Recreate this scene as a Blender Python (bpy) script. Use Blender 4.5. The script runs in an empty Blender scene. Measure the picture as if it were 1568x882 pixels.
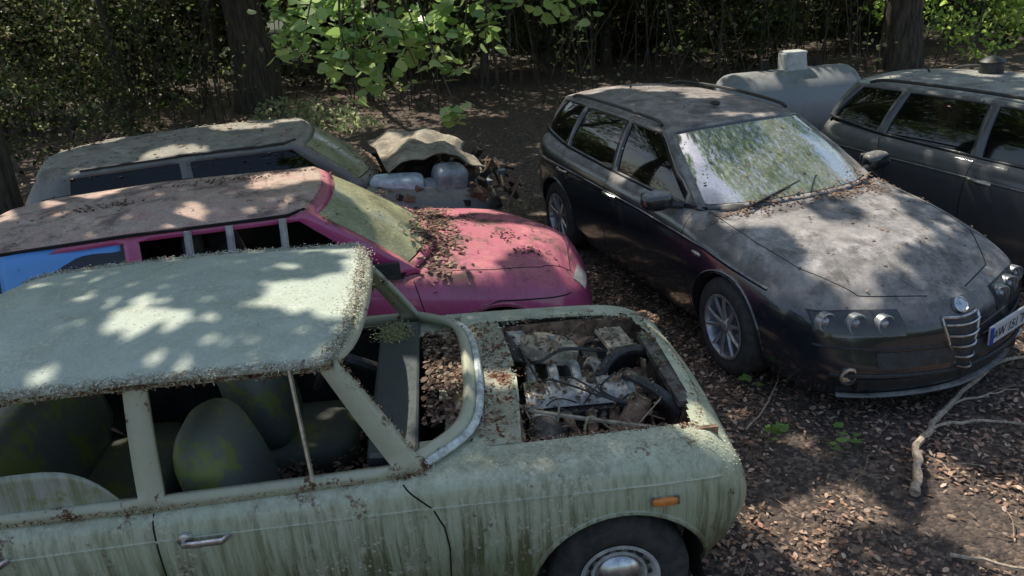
import bpy, math, random
import numpy as np
import bmesh
from mathutils import Vector, Matrix
from mathutils.bvhtree import BVHTree
random.seed(7); rng=np.random.default_rng(7)
scene=bpy.context.scene
col=scene.collection
R=math.radians

# ------------------------------------------------------------ node helpers
class NT:
    def __init__(s,name):
        s.m=bpy.data.materials.new(name); s.m.use_nodes=True
        s.n=s.m.node_tree.nodes; s.l=s.m.node_tree.links; s.n.clear()
        s.out=s.n.new('ShaderNodeOutputMaterial')
        s.tc=s.n.new('ShaderNodeTexCoord').outputs['Object']
    def put(s,inp,v):
        if hasattr(v,'links') or isinstance(v,bpy.types.NodeSocket): s.l.new(v,inp)
        elif isinstance(v,(tuple,list)) and len(v)==3 and inp.type=='RGBA': inp.default_value=(*v,1)
        else: inp.default_value=v
    def noise(s,scale,detail=5,rough=.6,vec=None,dist=0,out='Fac'):
        n=s.n.new('ShaderNodeTexNoise'); n.inputs['Scale'].default_value=scale; n.inputs['Detail'].default_value=detail
        n.inputs['Roughness'].default_value=rough; n.inputs['Distortion'].default_value=dist
        s.l.new(vec or s.tc,n.inputs['Vector']); return n.outputs[out]
    def vor(s,scale,out='Color',vec=None,feature='F1'):
        n=s.n.new('ShaderNodeTexVoronoi'); n.feature=feature; n.inputs['Scale'].default_value=scale
        s.l.new(vec or s.tc,n.inputs['Vector']); return n.outputs[out]
    def mapv(s,scale,vec=None):
        n=s.n.new('ShaderNodeMapping'); n.inputs['Scale'].default_value=scale; s.l.new(vec or s.tc,n.inputs['Vector']); return n.outputs[0]
    def rng(s,v,a,b,c=0,d=1,smooth=True):
        n=s.n.new('ShaderNodeMapRange'); n.interpolation_type='SMOOTHSTEP' if smooth else 'LINEAR'
        s.put(n.inputs['Value'],v)
        for k,x in zip(('From Min','From Max','To Min','To Max'),(a,b,c,d)): n.inputs[k].default_value=x
        return n.outputs[0]
    def math(s,op,a,b=0.,clamp=False):
        n=s.n.new('ShaderNodeMath'); n.operation=op; n.use_clamp=clamp; s.put(n.inputs[0],a); s.put(n.inputs[1],b); return n.outputs[0]
    def mix(s,f,a,b):
        n=s.n.new('ShaderNodeMix'); n.data_type='RGBA'; s.put(n.inputs[0],f); s.put(n.inputs[6],a); s.put(n.inputs[7],b); return n.outputs[2]
    def up(s):
        g=s.n.new('ShaderNodeNewGeometry'); x=s.n.new('ShaderNodeSeparateXYZ'); s.l.new(g.outputs['Normal'],x.inputs[0]); return x.outputs['Z']
    def pos(s,ax='Z'):
        x=s.n.new('ShaderNodeSeparateXYZ'); s.l.new(s.tc,x.inputs[0]); return x.outputs[ax]
    def bump(s,h,st=.3,d=.01):
        n=s.n.new('ShaderNodeBump'); n.inputs['Strength'].default_value=st; n.inputs['Distance'].default_value=d; s.l.new(h,n.inputs['Height']); return n.outputs[0]
    def pr(s,**k):
        p=s.n.new('ShaderNodeBsdfPrincipled')
        for a,v in k.items():
            s.put(p.inputs[a.replace('_',' ')],v)
        s.l.new(p.outputs[0],s.out.inputs[0]); return p

def paint(name,c,c2=None,dust=.6,dustc=(.2,.17,.13),rough=.3,metal=0.,coat=.5,streak=0,streakc=(.05,.06,.03),spots=0,spotc=(.45,.45,.38),rust=0,moss=0,side=0.15,bmp=.15,rustc=(.12,.05,.022),lowdirt=0.,rt=.60,grime=0.,grimec=(.09,.065,.05)):
    t=NT(name); big=t.noise(1.7,6,.65); mid=t.noise(9,6,.7); fine=t.noise(70,4,.7)
    base=t.mix(t.rng(big,.35,.65),c,c2 or c)
    u=t.rng(t.up(),.25,.95)
    if streak:
        sv=t.noise(1,6,.75,vec=t.mapv((22,22,1.3)))
        f=t.math('MULTIPLY',t.math('MULTIPLY',t.rng(sv,.40,.66),t.rng(big,.25,.55,.35,1)),streak)
        low=t.rng(t.pos(),.30,.95,1.0,.30)
        base=t.mix(t.math('MULTIPLY',f,low,True),base,streakc)
    if lowdirt:
        f=t.math('MULTIPLY',t.math('MULTIPLY',t.rng(t.pos(),.30,.78,1,0),t.rng(mid,.2,.6,.4,1)),lowdirt,True); base=t.mix(f,base,streakc)
    if moss:
        f=t.math('MULTIPLY',t.rng(t.noise(4,7,.75),.50,.66),moss,True); base=t.mix(f,base,(.20,.23,.05))
    d=t.math('ADD',t.math('MULTIPLY',u,dust),side)
    d=t.math('MULTIPLY',d,t.math('ADD',t.rng(mid,.25,.7,.45,1.05),t.rng(fine,.4,.7,-.1,.25)),True)
    dc=t.mix(t.rng(fine,.4,.65),dustc,tuple(x*.65 for x in dustc))
    dc=t.mix(t.rng(t.noise(5,6,.7),.5,.68),dc,tuple(min(.85,x*1.25) for x in dustc))
    cc=t.mix(d,base,dc)
    if grime:
        f=t.math('MULTIPLY',t.math('MULTIPLY',t.rng(t.noise(3.3,8,.78),.47,.62),u),grime,True); cc=t.mix(f,cc,grimec)
    if spots:
        v=t.vor(38,'Distance'); ns=t.noise(3.2,5,.7)
        f=t.math('MULTIPLY',t.rng(v,.2,.32,1,0),t.rng(ns,.48,.62))
        f=t.math('MULTIPLY',f,spots)
        f2=t.math('MULTIPLY',t.rng(t.noise(24,6,.75),.56,.64),t.rng(ns,.4,.6)); f2=t.math('MULTIPLY',f2,spots)
        cc=t.mix(t.math('MAXIMUM',f,f2,True),cc,spotc)
    if rust:
        f=t.math('MULTIPLY',t.rng(t.noise(6.5,8,.8),rt,rt+.05),rust,True); cc=t.mix(f,cc,rustc)
    rr=t.rng(d,0,.6,rough,.85)
    t.pr(Base_Color=cc,Roughness=rr,Metallic=metal,Coat_Weight=t.rng(d,0,.5,coat,0),Coat_Roughness=.08,Normal=t.bump(t.math('ADD',fine,mid),bmp,.004))
    return t.m
def plain(name,c,rough=.5,metal=0.,var=.3,sc=12,bmp=.2):
    t=NT(name); n=t.noise(sc,6,.7)
    t.pr(Base_Color=t.mix(t.rng(n,.3,.7),tuple(x*(1-var) for x in c),tuple(min(1,x*(1+var)) for x in c)),Roughness=rough,Metallic=metal,Normal=t.bump(n,bmp,.004))
    return t.m
def glass(name,tint=(.25,.28,.27),dust=.3,dustc=(.3,.29,.25),rough=.03,refl=1.5):
    t=NT(name)
    tr=t.n.new('ShaderNodeBsdfTransparent'); t.put(tr.inputs[0],tint)
    gl=t.n.new('ShaderNodeBsdfGlossy'); gl.inputs['Roughness'].default_value=rough
    fr=t.n.new('ShaderNodeFresnel'); fr.inputs[0].default_value=1.55
    m=t.n.new('ShaderNodeMixShader'); t.put(m.inputs[0],t.math('ADD',t.math('MULTIPLY',fr.outputs[0],refl),.03,True)); t.l.new(tr.outputs[0],m.inputs[1]); t.l.new(gl.outputs[0],m.inputs[2])
    df=t.n.new('ShaderNodeBsdfDiffuse'); n1=t.noise(4,7,.75); n2=t.noise(60,4,.7)
    t.put(df.inputs[0],t.mix(t.rng(n2,.35,.65),dustc,tuple(x*.5 for x in dustc)))
    f=t.math('MULTIPLY',t.math('ADD',t.rng(n1,.3,.7,.35,1.2),t.rng(n2,.5,.7,0,.5)),dust,True)
    m2=t.n.new('ShaderNodeMixShader'); t.put(m2.inputs[0],f); t.l.new(m.outputs[0],m2.inputs[1]); t.l.new(df.outputs[0],m2.inputs[2])
    t.l.new(m2.outputs[0],t.out.inputs[0]); return t.m
def leafmat(name,trans=.45,rough=.45,spec=.3,val=1.8):
    t=NT(name); a=t.n.new('ShaderNodeAttribute'); a.attribute_name='Col'
    p=t.n.new('ShaderNodeBsdfPrincipled'); t.l.new(a.outputs['Color'],p.inputs['Base Color']); p.inputs['Roughness'].default_value=rough
    p.inputs['Specular IOR Level'].default_value=spec
    if trans:
        tr=t.n.new('ShaderNodeBsdfTranslucent'); h=t.n.new('ShaderNodeHueSaturation'); h.inputs['Value'].default_value=val; h.inputs['Hue'].default_value=.49
        t.l.new(a.outputs['Color'],h.inputs['Color']); t.l.new(h.outputs[0],tr.inputs[0])
        m=t.n.new('ShaderNodeMixShader'); m.inputs[0].default_value=trans; t.l.new(p.outputs[0],m.inputs[1]); t.l.new(tr.outputs[0],m.inputs[2]); t.l.new(m.outputs[0],t.out.inputs[0])
    else: t.l.new(p.outputs[0],t.out.inputs[0])
    return t.m

# ------------------------------------------------------------ mesh helpers
def empty(name,loc=(0,0,0),yaw=0):
    o=bpy.data.objects.new(name,None); o.location=loc; o.rotation_euler=(0,0,yaw); o.empty_display_size=.3; col.objects.link(o); return o
class MB:
    def __init__(s): s.v=[];s.f=[];s.mi=[]
    def add(s,v,f,m=0):
        o=len(s.v); s.v+=[tuple(map(float,p)) for p in v]; s.f+=[tuple(i+o for i in q) for q in f]; s.mi+=[m]*len(f)
    def grid(s,P,m=0,flip=False,closed=False):
        P=np.asarray(P); a,b=P.shape[:2]; f=[]
        for i in range(a-1):
            for j in range(b if closed else b-1):
                k=(j+1)%b; q=(i*b+j,(i+1)*b+j,(i+1)*b+k,i*b+k); f.append(q[::-1] if flip else q)
        s.add(P.reshape(-1,3),f,m)
    def box(s,c,d,m=0,rot=None,taper=1.):
        x,y,z=d[0]/2,d[1]/2,d[2]/2
        v=[Vector((sx*x*(taper if sz>0 else 1),sy*y*(taper if sz>0 else 1),sz*z)) for sz in(-1,1) for sx,sy in((-1,-1),(1,-1),(1,1),(-1,1))]
        if rot is not None:
            M=Matrix.Rotation(rot[2],3,'Z')@Matrix.Rotation(rot[1],3,'Y')@Matrix.Rotation(rot[0],3,'X'); v=[M@p for p in v]
        c=Vector(c); s.add([p+c for p in v],[(3,2,1,0),(4,5,6,7),(0,1,5,4),(1,2,6,5),(2,3,7,6),(3,0,4,7)],m)
    def tube(s,pts,r,n=6,m=0,cap=True,flat=1.):
        pts=[Vector(p) for p in pts]; N=len(pts)
        rr=r if hasattr(r,'__len__') else [r]*N
        rows=[]; prev=None
        for i,p in enumerate(pts):
            t=(pts[min(i+1,N-1)]-pts[max(i-1,0)]).normalized()
            a=prev if prev is not None else (Vector((0,0,1)) if abs(t.z)<.9 else Vector((1,0,0)))
            b=t.cross(a).normalized(); a=b.cross(t).normalized(); prev=a
            rows.append([p+(a*math.cos(2*math.pi*k/n)*flat+b*math.sin(2*math.pi*k/n))*rr[i] for k in range(n)])
        s.grid(np.array([[tuple(q) for q in r_] for r_ in rows]),m,closed=True)
        if cap:
            s.add([tuple(q) for q in rows[0]]+[tuple(q) for q in rows[-1]],[tuple(range(n)),tuple(range(2*n-1,n-1,-1))],m)
    def lathe(s,prof,c,ax,n=32,m=0):
        ax=Vector(ax).normalized(); a=Vector((0,0,1)) if abs(ax.z)<.9 else Vector((1,0,0)); b=ax.cross(a).normalized(); a=b.cross(ax); c=Vector(c)
        P=np.array([[tuple(c+ax*h+(a*math.cos(2*math.pi*k/n)+b*math.sin(2*math.pi*k/n))*max(r,1e-4)) for k in range(n)] for r,h in prof])
        s.grid(P,m,closed=True)
    def ell(s,c,d,m=0,n=16,pw=1.,rot=None):
        P=[]
        sg=lambda x:math.copysign(abs(x)**pw,x)
        M=Matrix.Rotation(rot[2],3,'Z')@Matrix.Rotation(rot[1],3,'Y')@Matrix.Rotation(rot[0],3,'X') if rot else Matrix.Identity(3)
        for i in range(n//2+1):
            th=-math.pi/2+math.pi*i/(n//2); row=[]
            for k in range(n):
                ph=2*math.pi*k/n
                row.append(tuple(Vector(c)+M@Vector((d[0]*sg(math.cos(th))*sg(math.cos(ph)),d[1]*sg(math.cos(th))*sg(math.sin(ph)),d[2]*sg(math.sin(th))))))
            P.append(row)
        s.grid(np.array(P),m,flip=True,closed=True)
    def build(s,name,mats,parent=None,smooth=True,bevel=0,solid=0,subd=0,angle=40,merge=True):
        me=bpy.data.meshes.new(name); me.from_pydata(s.v,[],s.f)
        for m in (mats if isinstance(mats,(list,tuple)) else [mats]): me.materials.append(m)
        me.polygons.foreach_set('material_index',s.mi)
        if merge:
            bm=bmesh.new(); bm.from_mesh(me); bmesh.ops.remove_doubles(bm,verts=bm.verts,dist=.0004); bm.to_mesh(me); bm.free()
        if smooth:
            me.polygons.foreach_set('use_smooth',[True]*len(me.polygons)); me.set_sharp_from_angle(angle=R(angle))
        o=bpy.data.objects.new(name,me); col.objects.link(o)
        if parent: o.parent=parent
        if solid:
            k=o.modifiers.new('s','SOLIDIFY'); k.thickness=abs(solid); k.offset=-1 if solid>0 else 1
        if bevel:
            k=o.modifiers.new('b','BEVEL'); k.width=bevel; k.segments=2; k.limit_method='ANGLE'
        return o
def fastmesh(name,V,n,mat,colr=None,parent=None,smooth=False):
    V=np.ascontiguousarray(V,dtype=np.float32).reshape(-1,3); nv=len(V); nf=nv//n
    me=bpy.data.meshes.new(name); me.vertices.add(nv); me.vertices.foreach_set('co',V.ravel())
    me.loops.add(nv); me.loops.foreach_set('vertex_index',np.arange(nv,dtype=np.int32))
    me.polygons.add(nf); me.polygons.foreach_set('loop_start',np.arange(0,nv,n,dtype=np.int32)); me.polygons.foreach_set('loop_total',np.full(nf,n,dtype=np.int32))
    me.materials.append(mat)
    if colr is not None:
        a=me.color_attributes.new('Col','FLOAT_COLOR','POINT'); C=np.ones((nf,n,4),np.float32); C[:,:,:3]=np.asarray(colr)[:,None,:]; a.data.foreach_set('color',C.ravel())
    me.update(calc_edges=True); o=bpy.data.objects.new(name,me); col.objects.link(o)
    if parent: o.parent=parent
    return o
LEAF6=np.array([(-.5,0,0),(-.15,-.27,.06),(.25,-.25,.04),(.5,0,-.03),(.25,.25,.04),(-.15,.27,.06)])
LEAF8=np.array([(-.5,0,0),(-.22,-.22,.03),(.1,-.37,.07),(.38,-.28,.05),(.5,0,-.02),(.38,.28,.05),(.1,.37,.07),(-.22,.22,.03)])
LEAF12=np.array([(-.5,0,0),(-.36,-.10,.01),(-.15,-.27,.03),(.10,-.37,.05),(.32,-.34,.05),(.46,-.19,.03),(.45,0,.0),(.46,.19,.03),(.32,.34,.05),(.10,.37,.05),(-.15,.27,.03),(-.36,.10,.01)])
CHIP=np.array([(-.5,-.1,0),(.1,-.18,.05),(.5,-.05,0),(.4,.13,.03),(-.2,.2,.05),(-.45,.12,0)])
def leaves(C,size,shape=LEAF6,tilt=1.,rg=rng,bend=0):
    n=len(C); s=np.broadcast_to(size,(n,))
    nz=rg.normal(size=(n,3))*tilt; nz[:,2]=np.abs(nz[:,2])+ (1-tilt)*1.5+.05; nz/=np.linalg.norm(nz,axis=1)[:,None]
    a=rg.normal(size=(n,3)); a-=nz*(a*nz).sum(1)[:,None]; a/=np.linalg.norm(a,axis=1)[:,None]; b=np.cross(nz,a)
    S=shape*1.0
    return C[:,None,:]+s[:,None,None]*(S[None,:,0,None]*a[:,None,:]+S[None,:,1,None]*b[:,None,:]+S[None,:,2,None]*nz[:,None,:]*rg.uniform(-1,2.5,(n,1,1)))
def pick(cols,n,var=.25,rg=rng):
    c=np.array(cols)[rg.integers(0,len(cols),n)]; return np.clip(c*rg.uniform(1-var,1+var,(n,1)),0,1)
def cr(P,sub,refl0=None,refl1=None,closed=False):
    P=np.asarray(P,float); N=len(P)
    a=refl0 if refl0 is not None else 2*P[0]-P[1]; b=refl1 if refl1 is not None else 2*P[-1]-P[-2]
    Q=np.concatenate([a[None],P,b[None]]); out=[]
    subs=sub if hasattr(sub,'__len__') else [sub]*(N-1)
    for i in range(N-1):
        p0,p1,p2,p3=Q[i:i+4]
        for k in range(subs[i]):
            t=k/subs[i]; out.append(.5*((2*p1)+(-p0+p2)*t+(2*p0-5*p1+4*p2-p3)*t*t+(-p0+3*p1-3*p2+p3)*t**3))
    out.append(P[-1]); return np.array(out)
MIR=np.array([1,-1,1.])

# ------------------------------------------------------------ shared materials
rubber=plain('tyre_rubber',(.055,.052,.048),.85,0,.4,20)
blackpl=plain('black_plastic',(.04,.04,.04),.5,0,.4,25)
seamm=plain('panel_gap',(.010,.010,.010),.9,0,.1,5)
chrome=plain('dull_chrome',(.6,.6,.6),.30,1,.4,18,.15)
alloy=plain('alloy_metal',(.5,.5,.52),.38,.7,.25,12)
darkin=plain('dark_interior',(.035,.035,.033),.9,0,.4,6)
under=plain('underbody',(.03,.026,.022),.95,0,.4,6)
seatm=plain('seat_fabric',(.10,.10,.095),.95,0,.4,8)
litm=leafmat('dry_leaf',.15,.7,.2)
BROWN=[(.34,.23,.165),(.42,.30,.21),(.22,.15,.11),(.52,.39,.29),(.14,.10,.075),(.44,.27,.18),(.36,.30,.24),(.26,.19,.15)]

def make_net(rows):
    out=[]
    for side,(xc,zc) in rows:
        p=[np.array(q,float) for q in side]; s=p[4]
        for t in(.22,.48,.74,1.):
            p.append(np.array([s[0]+(xc-s[0])*(t*t*(3-2*t)),s[1]*(1-t),s[2]+(zc-s[2])*(1-(1-t)**2)]))
        out.append(p)
    return np.array(out)
def st(x,ys,zs,c): return ([(x,y,z) for y,z in zip(ys,zs)],c)

class Car:
    def __init__(s,name,loc,yaw):
        s.e=empty(name,(loc[0],loc[1],loc[2] if len(loc)>2 else 0),yaw); s.lips=[]
    def body(s,rows,arches,cut,mat,under_z=.2):
        net=make_net(rows)
        seg=np.linalg.norm(net[1:,2]-net[:-1,2],axis=1); sub=[max(2,int(round(l/.035))) for l in seg]
        A=cr(net,sub,net[1]*MIR,net[-2]*MIR)
        B=np.transpose(A,(1,0,2)); B=cr(B,[5,7,6,5,4,4,4,4]); B=np.transpose(B,(1,0,2)).copy()
        ns,nj,_=B.shape; sidej=5+7+6+5
        B[:,:,1]=np.maximum(B[:,:,1],0); B[0,:,1]=0;B[-1,:,1]=0;B[:,-1,1]=0
        ins=np.zeros((ns,nj),bool)
        for ax,az,r in arches:
            dx=B[:,:,0]-ax; dz=B[:,:,2]-az; d=np.hypot(dx,dz)
            m=(d<r)&(B[:,:,1]>.55)&(np.arange(nj)[None]<=sidej); ins|=m
            k=np.where(m&(d>1e-6),r/np.maximum(d,1e-6),1)
            NB=B.copy(); NB[:,:,0]=np.where(m,ax+dx*k,B[:,:,0]); NB[:,:,2]=np.where(m,az+dz*k,B[:,:,2])
            B=NB
        F=[]
        for i in range(ns-1):
            for j in range(nj-1):
                if ins[i,j]and ins[i+1,j]and ins[i,j+1]and ins[i+1,j+1]: continue
                c=(B[i,j]+B[i+1,j+1])/2
                if j>=sidej and cut(c[0],c[1]): continue
                F.append((i*nj+j,i*nj+j+1,(i+1)*nj+j+1,(i+1)*nj+j))
        mb=MB(); V=B.reshape(-1,3); mb.add(V,F,0); mb.add(V*MIR,[f[::-1] for f in F],0)
        s.body_o=mb.build('body',mat,s.e,angle=50)
        me=s.body_o.data; s.bvh=BVHTree.FromPolygons([v.co[:] for v in me.vertices],[p.vertices[:] for p in me.polygons])
        mb=MB()
        for sg in(1,-1):
            for ax,az,r in arches:
                P=[];lip=[]
                for k in range(25):
                    a=math.pi*(-.12+1.24*k/24); x=ax+math.cos(a)*r; z=az+math.sin(a)*r
                    q=s.side(ax+math.cos(a)*(r+.012),az+math.sin(a)*(r+.012),sg)
                    yy=q[0].y if q else sg*.8
                    P.append([(x,yy-sg*.01,z),(x,sg*.42,z)])
                    if q: lip.append(q[0])
                mb.grid(np.array(P),0)
                if len(lip)>3: s.lips.append(lip)
        xs=[min(V[:,0])+.15,arches[1][0]-arches[1][2],arches[1][0]+arches[1][2],arches[0][0]-arches[0][2],arches[0][0]+arches[0][2],max(V[:,0])-.15]
        for k in range(5):
            w=.42 if k in(1,3) else .74; z=under_z+.06 if k not in(1,3) else under_z+.25
            if k in(0,4): w=.6
            mb.box(((xs[k]+xs[k+1])/2,0,z),(xs[k+1]-xs[k],2*w,.05),0)
        mb.build('underbody',under,s.e,smooth=False,merge=False)
        mb=MB()
        for l in s.lips: mb.tube(l,.012,6,0,flat=.8)
        mb.build('wheel_arch_lip',mat,s.e)
    def _rc(s,o,d):
        o=Vector(o)
        if abs(o.y)<.004 and abs(d[1])<.5: o.y=.004
        h=s.bvh.ray_cast(o,Vector(d)); return (h[0],h[1] if h[1].dot(Vector(d))<0 else -h[1]) if h[0] else None
    def side(s,x,z,sg): return s._rc((x,sg*2,z),(0,-sg,0))
    def front(s,y,z):
        q=s._rc((4,y,z),(-1,0,0)); return q if q and q[0].x>1 else None
    def rear(s,y,z): return s._rc((-4,y,z),(1,0,0))
    def top(s,x,y):
        q=s._rc((x,y,3),(0,0,-1)); return q if q and q[0].z>.5 else None
    def line(s,mb,pts,kind,r=.005,off=-.0015,sg=1,n=14,m=0,flat=1):
        out=[]
        for a,b in zip(pts[:-1],pts[1:]):
            for k in range(n):
                t=k/n; p=(a[0]+(b[0]-a[0])*t,a[1]+(b[1]-a[1])*t); q=s.side(p[0],p[1],sg) if kind=='side' else getattr(s,kind)(*p)
                if q: out.append(q[0]+q[1]*off)
        q=s.side(pts[-1][0],pts[-1][1],sg) if kind=='side' else getattr(s,kind)(*pts[-1])
        if q: out.append(q[0]+q[1]*off)
        if len(out)>2: mb.tube(out,r,6,m,flat=flat)
        return out
    def patch(s,mb,poly_fn,na,nb,kind,off,m=0,sg=1):
        P=[]
        for i in range(na+1):
            row=[]
            for j in range(nb+1):
                p=poly_fn(i/na,j/nb); q=s.side(p[0],p[1],sg) if kind=='side' else getattr(s,kind)(*p)
                row.append(tuple(q[0]+q[1]*off) if q else (row[-1] if row else (0,0,.4)))
            P.append(row)
        mb.grid(np.array(P),m)
    def greenhouse(s,ring,mats_frame,glassmats,roofmat,crown=.03,skip_glass=(),overhang=1.0,ohx=.5,roof_solid=.02,t0=.05,t1=.93,bul=.02,roofdz=0.):
        b=np.array([r[0] for r in ring],float); t=np.array([r[1] for r in ring],float); sub=[r[3] for r in ring[:-1]]
        Bc=cr(b,sub,b[1]*MIR,b[-2]*MIR); Tc=cr(t,sub,t[1]*MIR,t[-2]*MIR)
        types=[]; [types.extend([r[2]]*r[3]) for r in ring[:-1]]
        rows=[0,t0,.2,.35,.5,.65,.8,t1,1.]
        tang=np.gradient(Bc,axis=0); nrm=np.stack([tang[:,1],-tang[:,0],np.zeros(len(Bc))],1); nrm/=np.linalg.norm(nrm,axis=1)[:,None]+1e-9
        ctr=np.array([-.4,0,0]); sgn=np.sign(((Bc-ctr)*nrm).sum(1)); nrm*=sgn[:,None]
        G=np.array([[Bc[k]*(1-r)+Tc[k]*r+nrm[k]*bul*math.sin(math.pi*r) for r in rows] for k in range(len(Bc))])
        fr=MB(); gl={}
        V=G.reshape(-1,3); nr=len(rows)
        off=np.repeat(nrm[:,None,:],nr,1).reshape(-1,3)*.014
        for k,ty in enumerate(types):
            for j in range(nr-1):
                q=(k*nr+j,k*nr+j+1,(k+1)*nr+j+1,(k+1)*nr+j)
                if ty!='p' and 1<=j<nr-2: gl.setdefault(ty,[]).append(q)
                else: fr.f.append(q)
        fr.f+= [tuple(i+len(V) for i in q[::-1]) for q in fr.f]; fr.v=[tuple(p) for p in V]+[tuple(p) for p in V*MIR]; fr.mi=[0]*len(fr.f)
        o=fr.build('pillars',mats_frame,s.e,solid=.03,angle=35)
        bm=bmesh.new(); bm.from_mesh(o.data); bmesh.ops.delete(bm,geom=[v for v in bm.verts if not v.link_faces],context='VERTS')
        flip=[f for f in bm.faces if f.normal.dot(f.calc_center_median()-Vector((f.calc_center_median().x*.6-.15,0,1.0)))<0]
        bmesh.ops.reverse_faces(bm,faces=flip); bm.to_mesh(o.data); bm.free()
        V2=V-off
        for ty,fs in gl.items():
            for sg,nm in((1,'l'),(-1,'r')):
                if ty in skip_glass: continue
                if ty in('w','r') and sg<0: continue
                g=MB(); VV=V2 if sg>0 else V2*MIR; g.v=[tuple(p) for p in VV]; g.f=list(fs)
                if ty in('w','r'):
                    g.v+= [tuple(p) for p in V2*MIR]; g.f+=[tuple(i+len(V2) for i in q[::-1]) for q in fs]
                g.mi=[0]*len(g.f)
                oo=g.build({'w':'windscreen','r':'rear_window'}.get(ty,'side_window_'+ty+'_'+nm),glassmats.get(ty,glassmats['*']),s.e)
                bm=bmesh.new(); bm.from_mesh(oo.data); bmesh.ops.delete(bm,geom=[v for v in bm.verts if not v.link_faces],context='VERTS'); bm.to_mesh(oo.data); bm.free()
        wi=[k for k,ty in enumerate(types) if ty=='w'][-1]+1; ri=[k for k,ty in enumerate(types) if ty=='r'][0]
        Fh=Tc[:wi+1]; S=Tc[wi:ri+1]; Rh=Tc[ri:]
        F_=np.concatenate([(Fh*MIR)[::-1],Fh[1:]]); R_=np.concatenate([(Rh*MIR),Rh[::-1][1:]])
        def rs(C,n):
            d=np.r_[0,np.cumsum(np.linalg.norm(np.diff(C,axis=0),axis=1))]; q=np.linspace(0,d[-1],n); return np.stack([np.interp(q,d,C[:,i]) for i in range(3)],1)
        nu,nv=33,41; Fr=rs(F_,nu); Rr=rs(R_,nu); Sr=rs(S,nv); Sl=Sr*MIR
        P=np.zeros((nv,nu,3))
        for i in range(nv):
            v=i/(nv-1)
            for j in range(nu):
                u=j/(nu-1)
                P[i,j]=(1-v)*Fr[j]+v*Rr[j]+(1-u)*Sl[i]+u*Sr[i]-((1-u)*(1-v)*Fr[0]+u*(1-v)*Fr[-1]+(1-u)*v*Rr[0]+u*v*Rr[-1])
                U=2*u-1; P[i,j,2]+=crown*(1-abs(U)**3.0)*(max(0,math.sin(math.pi*min(max(v,0),1))))**.45+roofdz
        if overhang!=1:
            cx=P[:,:,0].mean(); P[:,:,1]*=overhang; P[:,:,0]=cx+(P[:,:,0]-cx)*(1+(overhang-1)*ohx)
        mb=MB(); mb.grid(P,0)
        s.roofP=P
        s.roof=mb.build('roof',roofmat,s.e,solid=roof_solid,angle=60)
        me=s.roof.data
        if me.polygons[len(me.polygons)//2].normal.z<0: me.flip_normals()
        s.G=G; s.types=types; s.Tc=Tc; s.Bc=Bc
        vs=[v.co[:] for v in s.body_o.data.vertices]; fs=[p.vertices[:] for p in s.body_o.data.polygons]; n=len(vs)
        vs+= [v.co[:] for v in me.vertices]; fs+=[tuple(i+n for i in p.vertices) for p in me.polygons]
        n=len(vs); vs+=[tuple(p) for p in V]+[tuple(p) for p in V*MIR]
        for k in range(len(types)):
            if types[k] in skip_glass: continue
            for j in range(nr-1):
                q=(k*nr+j,k*nr+j+1,(k+1)*nr+j+1,(k+1)*nr+j); fs.append(tuple(i+n for i in q)); fs.append(tuple(i+n+len(V) for i in q))
        s.allb=BVHTree.FromPolygons(vs,fs)
    def wheel(s,x,y,sg,r,w,kind,steer=0,name='wheel'):
        e=MB(); c=(0,0,0); ax=(0,1,0)
        rr=r*.66 if kind=='alloy' else r*.55
        e.lathe([(rr-.01,-w/2+.02),(rr+.01,-w/2),(r*.86,-w/2-.006),(r*.96,-w/2+.012),(r,-w/2+.035),(r,w/2-.035),(r*.96,w/2-.012),(r*.86,w/2+.006),(rr+.01,w/2),(rr-.01,w/2-.02)],c,ax,40,0)
        e.lathe([(rr-.01,w/2-.02),(rr+.004,w/2+.002),(rr-.012,w/2+.004),(rr-.03,w/2-.03),(rr-.035,-w/2+.03)],c,ax,40,1)
        if kind=='alloy':
            e.lathe([(rr-.03,-.02),(.10,-.03),(.0,-.03)],c,ax,32,2)
            e.lathe([(.001,w/2-.005),(.03,w/2-.006),(.045,w/2-.02),(.065,w/2-.03),(.07,-.02)],c,ax,24,1)
            for k in range(10):
                a=2*math.pi*(k//2)/5+(.17 if k%2 else -.17); ca,sa=math.cos(a),math.sin(a); a2=2*math.pi*(k//2)/5+(.28 if k%2 else -.28)
                p0=Vector((ca*.05,w/2-.03,sa*.05)); p1=Vector((math.cos(a2)*(rr-.015),w/2-.012,math.sin(a2)*(rr-.015)))
                e.tube([p0,(p0+p1)/2+Vector((0,.006,0)),p1],[.02,.016,.017],6,1,flat=.8)
            e.lathe([(.15,-.0),(.15,-.02),(.06,-.02)],c,ax,24,1)
        else:
            e.lathe([(rr-.03,w/2-.03),(rr-.045,w/2-.045),(rr*.72,w/2-.02),(rr*.66,w/2-.012),(rr*.60,w/2-.03)],c,ax,40,1)
            e.lathe([(rr*.62,w/2-.03),(rr*.55,w/2-.005),(rr*.3,w/2+.012),(.001,w/2+.018)],c,ax,32,3)
            for k in range(16):
                a=2*math.pi*k/16; e.lathe([(.012,w/2-.026),(.001,w/2-.0245)],(math.cos(a)*rr*.77,0.006,math.sin(a)*rr*.77),ax,8,2)
        o=e.build(name,[rubber,alloy if kind=='alloy' else s.steel,darkin,chrome],s.e,angle=45,merge=False)
        o.location=(x,y,r); o.rotation_euler=(0,0,steer+(0 if sg>0 else math.pi)); return o
    steel=None
    def wheels(s,xf,xr,y,r,w,kind,steer=0):
        for x,st_ in((xf,steer),(xr,0)):
            for sg in(1,-1): s.wheel(x,sg*(y-w/2),sg,r,w,kind,st_)
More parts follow.
